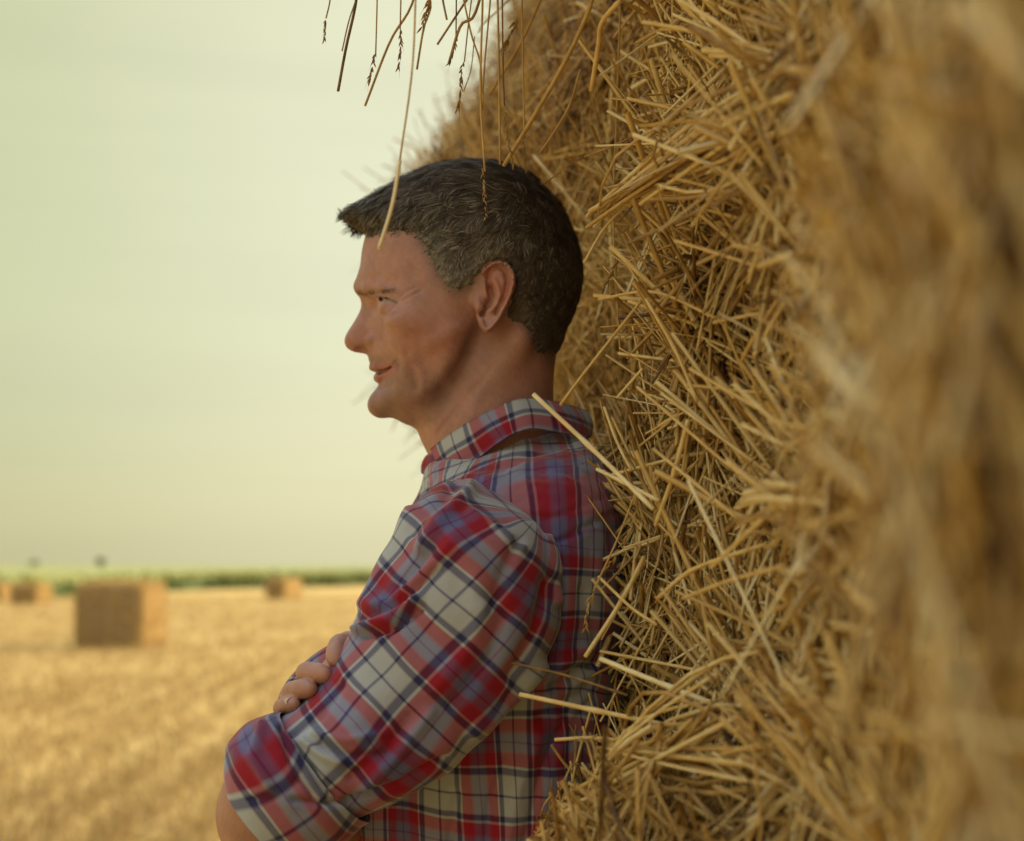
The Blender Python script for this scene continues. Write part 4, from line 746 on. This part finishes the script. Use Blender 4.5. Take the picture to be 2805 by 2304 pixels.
def Xl(Y, Z):
    return np.interp(Y, [.0, .5, .8, 1.0, 1.25, 1.6, 2.8], [.165, .17, .15, .105, .078, .11, .06])+.012*np.sin(Y*17+Z*9)+.05*np.clip((Z-1.14)/.06, 0, 1)**2
def core(name, fx, z0, z1, y0, y1, back, root, ny=90, nz_2=50, off=.05):
    yy = np.linspace(y0, y1, ny); zz = np.linspace(z0, z1, nz_2); A_, B_ = np.meshgrid(yy, zz, indexing='ij'); X_ = fx(A_, B_)+off+.010*noise3(np.c_[A_.ravel()*1., B_.ravel(), 0*A_.ravel()], 6, 3).reshape(A_.shape)
    V = np.stack([X_, A_, B_], -1).reshape(-1, 3); i_ = np.arange(ny-1)[:, None]*nz_2+np.arange(nz_2-1)[None]; Q = np.stack([i_, i_+1, i_+nz_2+1, i_+nz_2], -1).reshape(-1, 4).tolist(); n0 = len(V)
    bd = [i*nz_2 for i in range(ny)]+[(ny-1)*nz_2+j for j in range(1, nz_2)]+[i*nz_2+nz_2-1 for i in range(ny-2, -1, -1)]+[j for j in range(nz_2-2, 0, -1)]
    Vb_ = V[bd].copy(); Vb_[:, 0] = back; V = np.concatenate([V, Vb_]); m_ = len(bd)
    Q += [[bd[i], bd[(i+1) % m_], n0+(i+1) % m_, n0+i] for i in range(m_)]+[[n0+i for i in range(m_)]]
    return mesh(name, V, Q, M_core, root, smooth=False)
upper = empty('straw_bale', (.9, 1.2, 1.2)); tag(upper, 'huge loose straw bale filling the right side, behind the man and beside the camera', 'straw bale')
lower = empty('straw_bale', (.9, 1.2, 0)); tag(lower, 'lower straw bale bulging out under the man\'s back at the bottom edge', 'straw bale')
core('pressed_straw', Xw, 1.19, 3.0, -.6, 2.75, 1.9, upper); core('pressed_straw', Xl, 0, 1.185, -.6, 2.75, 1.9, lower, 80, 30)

def scatter(name, root, n, fx, ysamp, zsamp, Lr, Rr, ori, offr, out=.18, tint=(.15, .95), bend=.12, K=4, sides=4, mat=None, dirbias=None):
    Y = ysamp(n); Z = zsamp(n, Y); n_ = len(Y); X_ = fx(Y, Z)+rng.uniform(*offr, n_)
    ang = ori(n_, Y, Z); dY = np.cos(ang); dZ = np.sin(ang); dX = rng.normal(0, out, n_)*np.interp(Y, [.3, .9], [.35, 1])
    e = 1e-3; sl_ = (fx(Y+e, Z)-fx(Y-e, Z))/(2*e); sz_ = (fx(Y, Z+e)-fx(Y, Z-e))/(2*e); dX = dX+np.clip(sl_, -.6, .6)*dY+np.clip(sz_, -.6, .6)*dZ
    d = np.stack([dX, dY, dZ], 1); d /= np.linalg.norm(d, axis=1)[:, None]; Ln = rng.uniform(*Lr, n_); c = np.stack([X_, Y, Z], 1)
    tt_ = np.linspace(-.5, .5, K)[None, :, None]; bd = rng.normal(0, bend, (n_, 1, 3)); P = c[:, None]+d[:, None]*tt_*Ln[:, None, None]+bd*(tt_**2-.08)*Ln[:, None, None]
    kink = (rng.random(n_) < .34)[:, None, None]*rng.normal(0, .35, (n_, 1, 3)); P = P+kink*np.clip(tt_, 0, 1)*Ln[:, None, None]*.8
    P[..., 1] = np.maximum(P[..., 1], -.5); R = (Rr[0]*.55+(Rr[1]*1.15-Rr[0]*.55)*rng.beta(1.3, 2.2, n_))[:, None]*np.ones((1, K)); R[:, 0] *= .85
    flat = np.where(rng.random(n_) < .5, rng.uniform(.12, .35, n_), .8)
    pxx = PX+P[..., 0]/P[..., 1]*F; pyy = PY-(P[..., 2]-CZ)/P[..., 1]*F; bad = ((P[..., 1] < 1.45)&(pxx < np.interp(pyy, [0, 450, 1150, 1250, 1900, 2304], [1560, 1610, 1640, 1600, 1590, 1440]))).any(1)|((P[..., 1] < .8)&(pxx < 2130)).any(1)
    P, R, flat, n_, Y, Z = P[~bad], R[~bad], flat[~bad], int((~bad).sum()), Y[~bad], Z[~bad]
    V, Q = tubes(P, R, sides, flat); tn = np.clip(rng.uniform(*tint, n_)+.30*noise3(np.c_[Y, Z, 0*Z], 3.6, 77, 3), 0, 1)
    o = mesh(name, V, Q, mat or M_straw, root, attrs={'tint': np.repeat(tn, K*sides)}); return tag(o, kind='stuff') if False else o
def ys_near(n): return .20+1.47*rng.random(n)**.72
def zs_view(n, Y): return CZ+(-.30+rng.random(n)*.75)*np.maximum(Y, .30)*1.0*np.where(Y < 1, 1.05, 1.0)
U_ = lambda a, b: (lambda n, *q: rng.uniform(a, b, n))
def zs_up(n, Y):
    lo = np.maximum(CZ-.22*np.maximum(Y, .35)*1.15, 1.19); hi = CZ+.46*np.maximum(Y, .35)+.02; return lo+(hi-lo)*rng.random(n)
rand_ori = lambda n, Y, Z: rng.uniform(0, math.pi, n)
mixed = lambda n, Y, Z: np.where(rng.random(n) < .45, rng.normal(.75, .35, n), rng.uniform(0, math.pi, n))
hang = lambda n, Y, Z: rng.normal(math.pi/2+.25, .38, n)
def big(v0): return lambda n, *q: rng.normal(v0, .4, n)
# deep layer, main layer, loose outer layer of the upper bale
scatter('loose_straw', upper, 15000, Xw, ys_near, zs_up, (.04, .16), (.0010, .0021), rand_ori, (.005, .05), .25, (.0, .75), .12)
scatter('loose_straw', upper, 13000, Xw, ys_near, zs_up, (.05, .26), (.0010, .0023), mixed, (-.012, .014), .20, (.2, .95), .12)
scatter('loose_straw', upper, 1500, Xw, ys_near, zs_up, (.08, .28), (.0012, .0025), mixed, (-.022, -.004), .24, (.45, 1.0), .10)
ysm = lambda n: rng.uniform(.72, 1.45, n)
# chaff: short flat broken blades and bits caught in the surface
scatter('chaff', upper, 9000, Xw, ysm, zs_up, (.012, .06), (.0009, .0026), rand_ori, (-.012, .025), .5, (.0, .9), .35)
scatter('chaff', upper, 5000, Xw, ys_near, zs_up, (.012, .05), (.0009, .0024), rand_ori, (-.010, .02), .4, (.0, .9), .35)
scatter('loose_straw', upper, 5000, Xw, ysm, zs_up, (.05, .24), (.0010, .0026), rand_ori, (-.014, .02), .35, (.25, 1.0), .12)
scatter('loose_straw', upper, 1500, Xw, ysm, zs_up, (.10, .32), (.0018, .0027), mixed, (-.026, -.006), .26, (.6, 1.1), .10)
scatter('loose_straw', upper, 900, Xw, lambda n: rng.uniform(.5, .9, n), zs_up, (.05, .18), (.0018, .0027), rand_ori, (-.018, -.004), .30, (.5, 1.1), .10)
# far end of the stack behind the man: long drooping stalks
ysf = lambda n: 1.55+1.25*rng.random(n)
zsf = lambda n, Y: 1.15+1.45*rng.random(n)
scatter('loose_straw', upper, 15000, Xw, ysf, zsf, (.06, .28), (.0009, .0021), hang, (-.02, .05), .25, (.05, .75), .12)
scatter('loose_straw', upper, 5000, Xw, ysf, zsf, (.05, .22), (.0008, .0018), rand_ori, (-.035, .03), .45, (.1, .85), .15)
# frayed end edge against the sky
yse = lambda n: rng.uniform(2.5, 2.86, n)
scatter('loose_straw', upper, 2600, Xw, yse, lambda n, Y: rng.uniform(1.6, 2.8, n), (.06, .24), (.0007, .0015), rand_ori, (-.06, .02), .8, (.05, .7), .3)
# lower bale
zsl = lambda n, Y: 1.20-.16*rng.random(n)**1.1
yl = lambda n: .75+.85*rng.random(n)
scatter('loose_straw', lower, 9000, Xl, yl, zsl, (.04, .18), (.0010, .0021), lambda n, Y, Z: rng.normal(.35, .5, n), (-.012, .045), .40, (.05, .85), .12)
scatter('loose_straw', lower, 1200, Xl, yl, zsl, (.05, .20), (.0012, .0023), mixed, (-.028, 0), .5, (.4, 1.0), .1)
scatter('loose_straw', lower, 6000, Xl, lambda n: rng.uniform(1.55, 2.78, n), lambda n, Y: rng.uniform(.15, 1.19, n), (.05, .25), (.0010, .0022), rand_ori, (-.02, .06), .35, (.05, .8), .12)
scatter('loose_straw', lower, 4000, Xl, lambda n: rng.uniform(.3, 1.6, n), lambda n, Y: rng.uniform(.15, 1.1, n), (.05, .25), (.0010, .0022), rand_ori, (-.02, .06), .3, (.05, .8), .12)
# top surface of the lower bale inside the seam
scatter('loose_straw', lower, 3000, lambda Y, Z: np.interp(Y, [.8, 1.6], [.12, .10])+0*Z, yl, lambda n, Y: rng.uniform(1.15, 1.20, n), (.05, .2), (.001, .002), rand_ori, (-.10, .08), 1.2, (.05, .7), .1)
# bundles: flakes of roughly parallel stalks
def bundle(root, c0, c1, n, spread, rad=(.0011, .0022), tint=(.3, .9)):
    c0, c1 = np.array(c0), np.array(c1); K = 6; tt_ = np.linspace(0, 1, K)[None, :, None]; j0 = rng.normal(0, spread, (n, 1, 3)); j1 = rng.normal(0, spread*1.8, (n, 1, 3)); sft = rng.uniform(-.04, .25, (n, 1, 1)); ln_ = rng.uniform(.45, 1.1, (n, 1, 1)); q = sft+tt_*ln_
    P = c0+(c1-c0)*q+j0*(1-q)+j1*q+rng.normal(0, .012, (n, 1, 3))*np.sin(tt_*3.1); V, Q = tubes(P, rng.uniform(*rad, (n, 1))*np.ones((1, K)), 5, np.where(rng.random(n) < .3, .3, .9))
    mesh('straw_bundle', V, Q, M_straw, root, attrs={'tint': np.repeat(rng.uniform(*tint, n), K*5)})
bundle(upper, P3(1640, 590, 1.20), P3(2420, 60, .78), 34, .006)
bundle(upper, P3(1760, 520, 1.10), P3(2500, 200, .72), 22, .008)
bundle(upper, P3(2050, 1420, .92), P3(2700, 1300, .55), 18, .008); bundle(upper, P3(2100, 1850, .90), P3(2750, 2200, .55), 20, .010); bundle(upper, P3(2150, 1600, .86), P3(2800, 1050, .52), 16, .010)
bundle(upper, P3(2200, 900, .82), P3(2780, 600, .52), 16, .010); bundle(lower, P3(1560, 2230, 1.05), P3(2000, 1930, .90), 22, .007); bundle(lower, P3(1620, 2040, 1.08), P3(2150, 2090, .85), 22, .006)
for k in range(26):
    Yc = rng.uniform(.85, 1.5); Zc = rng.uniform(CZ-.15*Yc, CZ+.42*Yc); a_ = rng.normal(.7, .6); Lb = rng.uniform(.08, .22); c = np.array([float(Xw(np.array(Yc), np.array(Zc)))-.008, Yc, Zc]); d = np.array([rng.normal(0, .3), math.cos(a_), math.sin(a_)])
    bundle(upper, c-d*Lb/2, c+d*Lb/2, rng.integers(6, 14), .004)
for k in range(22):
    Yc = rng.uniform(.34, .72); Zc = rng.uniform(CZ-.17*Yc, CZ+.38*Yc); a_ = rng.uniform(0, math.pi); Lb = rng.uniform(.05, .16); c = np.array([float(Xw(np.array(Yc), np.array(Zc)))-.002, Yc, Zc]); d = np.array([rng.normal(0, .15), math.cos(a_), math.sin(a_)])
    bundle(upper, c-d*Lb/2, c+d*Lb/2, rng.integers(3, 8), .003, (.0016, .0028), (.55, 1.0))
# overhanging thatch above the frame, from which the stalks hang
n = 900; c = np.stack([rng.uniform(-.20, .16, n), rng.uniform(1.05, 1.5, n), rng.uniform(1.97, 2.14, n)], 1); d = np.stack([rng.normal(-.8, .4, n), rng.normal(0, .4, n), rng.normal(-.12, .25, n)], 1); tt_ = np.linspace(-.5, .5, 4)[None, :, None]
P = c[:, None]+d[:, None]*tt_*rng.uniform(.15, .4, (n, 1, 1)); P[..., 2] = np.maximum(P[..., 2], 2.07+.05*rng.random((n, 1))); V, Q = tubes(P, np.full((n, 4), .0016), 4); mesh('overhanging_straw', V, Q, M_straw, upper, attrs={'tint': np.repeat(rng.uniform(.2, .9, n), 16)})
def stalk(root, pts, wpx, tint=.6, name='straw_stalk', taper=1.0, node=False):
    P = spline(np.array([P3(*p) for p in pts]), 14); r_ = wpx/2*P[:, 1].mean()/F; R = np.full(14, r_)*np.linspace(1, taper, 14)
    if node: R[6] *= 1.35
    V, Q = tubes(P[None], R[None], 8); e0 = len(V); V = np.concatenate([V, P[[0, -1]]]); Qf = Q.tolist()+[[(i+1) % 8, i, e0] for i in range(8)]+[[13*8+i, 13*8+(i+1) % 8, e0+1] for i in range(8)]
    return mesh(name, V, Qf, M_straw, root, attrs={'tint': np.full(len(V), tint)})
def grain_ear(parent, pts, wpx, tint=.5):
    """wheat ear: overlapping pointed spikelets left and right of the axis, with short awns"""
    P = spline(np.array([P3(*p) for p in pts]), 24); sc = wpx*P[:, 1].mean()/F; T = np.gradient(P, axis=0); T /= np.linalg.norm(T, axis=1)[:, None]; Vs, Rs = [], []
    for i in range(1, 23):
        if rng.random() < .22: continue
        side = np.array([1 if i % 2 else -1, 0, 0])+rng.normal(0, .75, 3); side -= T[i]*(side@T[i]); side /= np.linalg.norm(side); L_ = sc*rng.uniform(1.0, 1.5); d = T[i]*rng.uniform(.8, 1.1)+side*rng.uniform(.15, .6); st_ = P[i]; Vs.append([st_, st_+d*L_*.35, st_+d*L_*.7, st_+d*L_*1.05]); Rs.append(np.array([.08, .20, .14, .015])*sc)
        if i % 3 == 0: Vs.append([st_, st_+d*L_*.7, st_+d*L_*1.2+T[i]*sc*.4, st_+d*L_*1.5+T[i]*sc*1.0]); Rs.append(np.array([.05, .04, .02, .01])*sc)
    V, Q = tubes(np.array(Vs), np.array(Rs), 6); return mesh('wheat_ear', V, Q, M_ear, parent, attrs={'tint': np.repeat(rng.uniform(tint-.2, tint+.25, len(Vs)), 24)})
st_l = [  # points (px,py,Y), width px, tint
 ([(1461, 1080, 1.10), (1625, 1232, 1.08), (1790, 1395, 1.03)], 13, .95), ([(1635, 1285, 1.10), (1710, 1322, 1.08), (1805, 1372, 1.05)], 11, .95),
 ([(1885, 1150, 1.02), (1845, 1300, 1.04), (1795, 1440, 1.06)], 13, .80), ([(1765, 1525, 1.10), (1700, 1650, 1.09), (1603, 1800, 1.08)], 13, .78),
 ([(1645, 1805, 1.05), (1860, 1892, 1.0), (2110, 1988, .95)], 15, .97), ([(1424, 1902, 1.07), (1650, 1950, 1.04), (1930, 2008, 1.0)], 13, .78), ([(1520, 2026, 1.06), (1640, 2022, 1.05), (1830, 2045, 1.04)], 10, .75),
 ([(1400, 1815, 1.11), (1550, 1850, 1.10), (1720, 1905, 1.08)], 8, .15), ([(1510, 2040, 1.12), (1545, 2090, 1.12), (1580, 2130, 1.12)], 8, .3), ([(1640, 1580, 1.10), (1730, 1665, 1.07), (1800, 1712, 1.05)], 9, .7), ([(1535, 1110, 1.13), (1610, 1010, 1.12), (1760, 820, 1.12)], 9, .55),
 ([(1780, 1950, 1.0), (1900, 1860, .97), (1990, 1800, .95)], 12, .65), ([(1800, 1640, 1.02), (1900, 1560, 1.0), (2100, 1490, .92)], 12, .7),
 ([(1690, 1090, 1.12), (1760, 1010, 1.1)], 8, .85), ([(1655, 1115, 1.14), (1690, 1210, 1.13), (1730, 1290, 1.12)], 8, .85),
 ([(1890, 1010, .98), (2010, 1080, .95), (2200, 1190, .88)], 11, .6), ([(1770, 820, 1.05), (1850, 960, 1.03), (1910, 1100, 1.0)], 10, .6), ([(1640, 820, 1.15), (1790, 800, 1.1), (1960, 870, 1.0)], 9, .55), ([(1860, 0, .95), (1960, 60, .93), (2070, 135, .9)], 13, .75), ([(1760, 60, 1.0), (1870, 80, .98), (1970, 110, .95)], 11, .7),
 ([(2030, 990, .92), (2080, 900, .9), (2160, 780, .88)], 11, .5), ([(1600, 720, 1.2), (1660, 620, 1.2), (1760, 520, 1.15)], 8, .8), ([(2040, 680, .92), (2120, 655, .9), (2250, 620, .85)], 11, .8), ([(1850, 660, 1.0), (1950, 690, .97), (2080, 730, .92)], 10, .6),
 ([(1980, 430, .95), (2060, 530, .93), (2140, 600, .9)], 11, .7), ([(2090, 1320, .80), (2280, 1350, .72), (2500, 1370, .65)], 18, .8), ([(1700, 0, 1.3), (1690, 300, 1.3), (1680, 620, 1.28), (1700, 980, 1.25)], 6, .4), ([(1745, 1060, 1.05), (1850, 1150, 1.02), (2000, 1280, .98)], 9, .6),
 ([(1790, 1230, 1.05), (1900, 1320, 1.0), (2020, 1420, .95)], 10, .6), ([(2310, 1120, .65), (2450, 1060, .6), (2700, 1040, .5)], 24, .6), ([(2150, 1550, .8), (2000, 1590, .88), (1870, 1640, .95)], 12, .65), ([(1620, 2304, 1.0), (1760, 2200, .97), (1960, 2110, .92)], 11, .6), ([(1850, 2180, .95), (1950, 2240, .92), (2060, 2304, .88)], 14, .8), ([(1470, 2290, 1.08), (1640, 2210, 1.05), (1800, 2120, 1.0)], 9, .6)]
for pts, wpx, tn in st_l: stalk(lower if pts[0][1] > 1985 else upper, pts, wpx, tn, node=wpx > 9)
# hanging stalks against the sky
hang_l = [([(1142, -220, 1.05), (1138, 0, 1.04), (1128, 200, 1.03), (1095, 440, 1.02)], 6, .6), ([(1095, 440, 1.02), (1075, 560, 1.01), (1038, 682, 1.00)], 11, 1.15), ([(1320, -120, 1.2), (1322, 0, 1.2), (1316, 250, 1.2), (1328, 470, 1.19)], 6, .5),
 ([(980, -110, 1.22), (976, 0, 1.22), (948, 130, 1.22), (926, 250, 1.22)], 8, .12), ([(975, 0, 1.23), (955, 60, 1.23), (937, 140, 1.23)], 4, .3), ([(1033, -110, 1.2), (1033, 0, 1.2), (1029, 150, 1.2)], 4, .4), ([(1100, -110, 1.24), (1098, 0, 1.24), (1096, 80, 1.24)], 4, .3),
 ([(1160, -100, 1.26), (1125, 20, 1.26), (1068, 115, 1.26), (1000, 290, 1.26)], 7, .4), ([(1150, -60, 1.26), (1180, 10, 1.26), (1160, 80, 1.27), (1142, 190, 1.27)], 6, .4), ([(1205, -60, 1.25), (1213, 0, 1.25), (1224, 54, 1.25)], 6, .3),
 ([(1320, -60, 1.24), (1265, 20, 1.24), (1198, 122, 1.24)], 6, .3), ([(1250, -100, 1.22), (1250, 0, 1.22), (1249, 106, 1.22)], 4, .05), ([(1340, -100, 1.22), (1300, 40, 1.22), (1262, 70, 1.22), (1232, 165, 1.22)], 8, .35), ([(1300, -60, 1.22), (1285, 50, 1.22), (1272, 170, 1.22)], 4, .3),
 ([(1258, -60, 1.22), (1290, 90, 1.22), (1315, 170, 1.22), (1318, 250, 1.22)], 5, .4), ([(1345, -60, 1.22), (1343, 0, 1.22), (1328, 170, 1.22), (1320, 300, 1.22)], 5, .4), ([(1362, -60, 1.24), (1363, 0, 1.24), (1366, 130, 1.24), (1370, 450, 1.24)], 6, .45),
 ([(1375, -60, 1.23), (1376, 0, 1.23), (1378, 200, 1.23), (1382, 290, 1.23)], 5, .15), ([(1428, -60, 1.25), (1430, 40, 1.25), (1434, 250, 1.25), (1436, 380, 1.25)], 5, .45), ([(1640, -60, 1.2), (1600, 60, 1.2), (1520, 220, 1.22), (1380, 455, 1.26)], 12, .45),
 ([(1500, -60, 1.4), (1480, 0, 1.4), (1420, 130, 1.42), (1340, 260, 1.45)], 9, .4), ([(1440, -40, 1.5), (1330, 60, 1.5), (1310, 90, 1.5)], 4, .3), ([(910, -80, 1.24), (904, 0, 1.24), (893, 50, 1.24)], 4, .3), ([(1700, 0, 1.1), (1650, 60, 1.12), (1640, 120, 1.14), (1620, 250, 1.16)], 14, .65),
 ([(1300, 100, 1.3), (1290, 190, 1.3), (1270, 250, 1.3)], 3, .2), ([(1590, 190, 1.25), (1555, 300, 1.25), (1480, 420, 1.27)], 7, .4)]
for pts, wpx, tn in hang_l: stalk(upper, pts, wpx, tn)
ears = [([(893, 50, 1.24), (890, 80, 1.24), (888, 112, 1.24)], 9, .2), ([(1029, 140, 1.2), (1020, 190, 1.2), (1008, 230, 1.2)], 12, .35), ([(1096, 75, 1.24), (1098, 130, 1.24), (1090, 190, 1.24)], 12, .3), ([(1178, -10, 1.22), (1168, 30, 1.22), (1155, 78, 1.22)], 15, .45),
 ([(1270, 165, 1.22), (1262, 210, 1.22), (1260, 260, 1.22), (1252, 305, 1.22)], 14, .4), ([(1252, 100, 1.22), (1242, 140, 1.22), (1230, 175, 1.22)], 11, .3), ([(1378, 265, 1.23), (1385, 330, 1.23), (1395, 400, 1.23), (1408, 450, 1.23)], 14, .55), ([(1320, 455, 1.19), (1326, 520, 1.19), (1332, 622, 1.19)], 10, .75),
 ([(1432, 380, 1.25), (1438, 430, 1.25), (1442, 478, 1.25)], 8, .3), ([(1420, 40, 1.35), (1400, 90, 1.35), (1385, 130, 1.35)], 18, .4), ([(1625, 1620, 1.09), (1612, 1660, 1.09), (1603, 1725, 1.09)], 15, .6), ([(1600, 430, 1.22), (1550, 460, 1.22), (1485, 507, 1.22)], 9, .25), ([(1700, 690, 1.2), (1680, 745, 1.2), (1650, 800, 1.2)], 14, .25), ([(1640, 2010, 1.05), (1625, 2022, 1.05), (1595, 2028, 1.05)], 13, .7), ([(1745, 1340, 1.07), (1740, 1420, 1.07), (1700, 1500, 1.08), (1660, 1560, 1.09)], 16, .65)]
for pts, wpx, tn in ears: grain_ear(upper, pts, wpx, tn)
stalk(upper, [(1760, 360, 1.2), (1690, 395, 1.2), (1600, 430, 1.22)], 5, .3); stalk(upper, [(1745, 1340, 1.07), (1690, 1480, 1.08), (1625, 1620, 1.09)], 5, .5); stalk(upper, [(1900, 390, 1.1), (1750, 395, 1.15), (1632, 400, 1.18)], 6, .85)
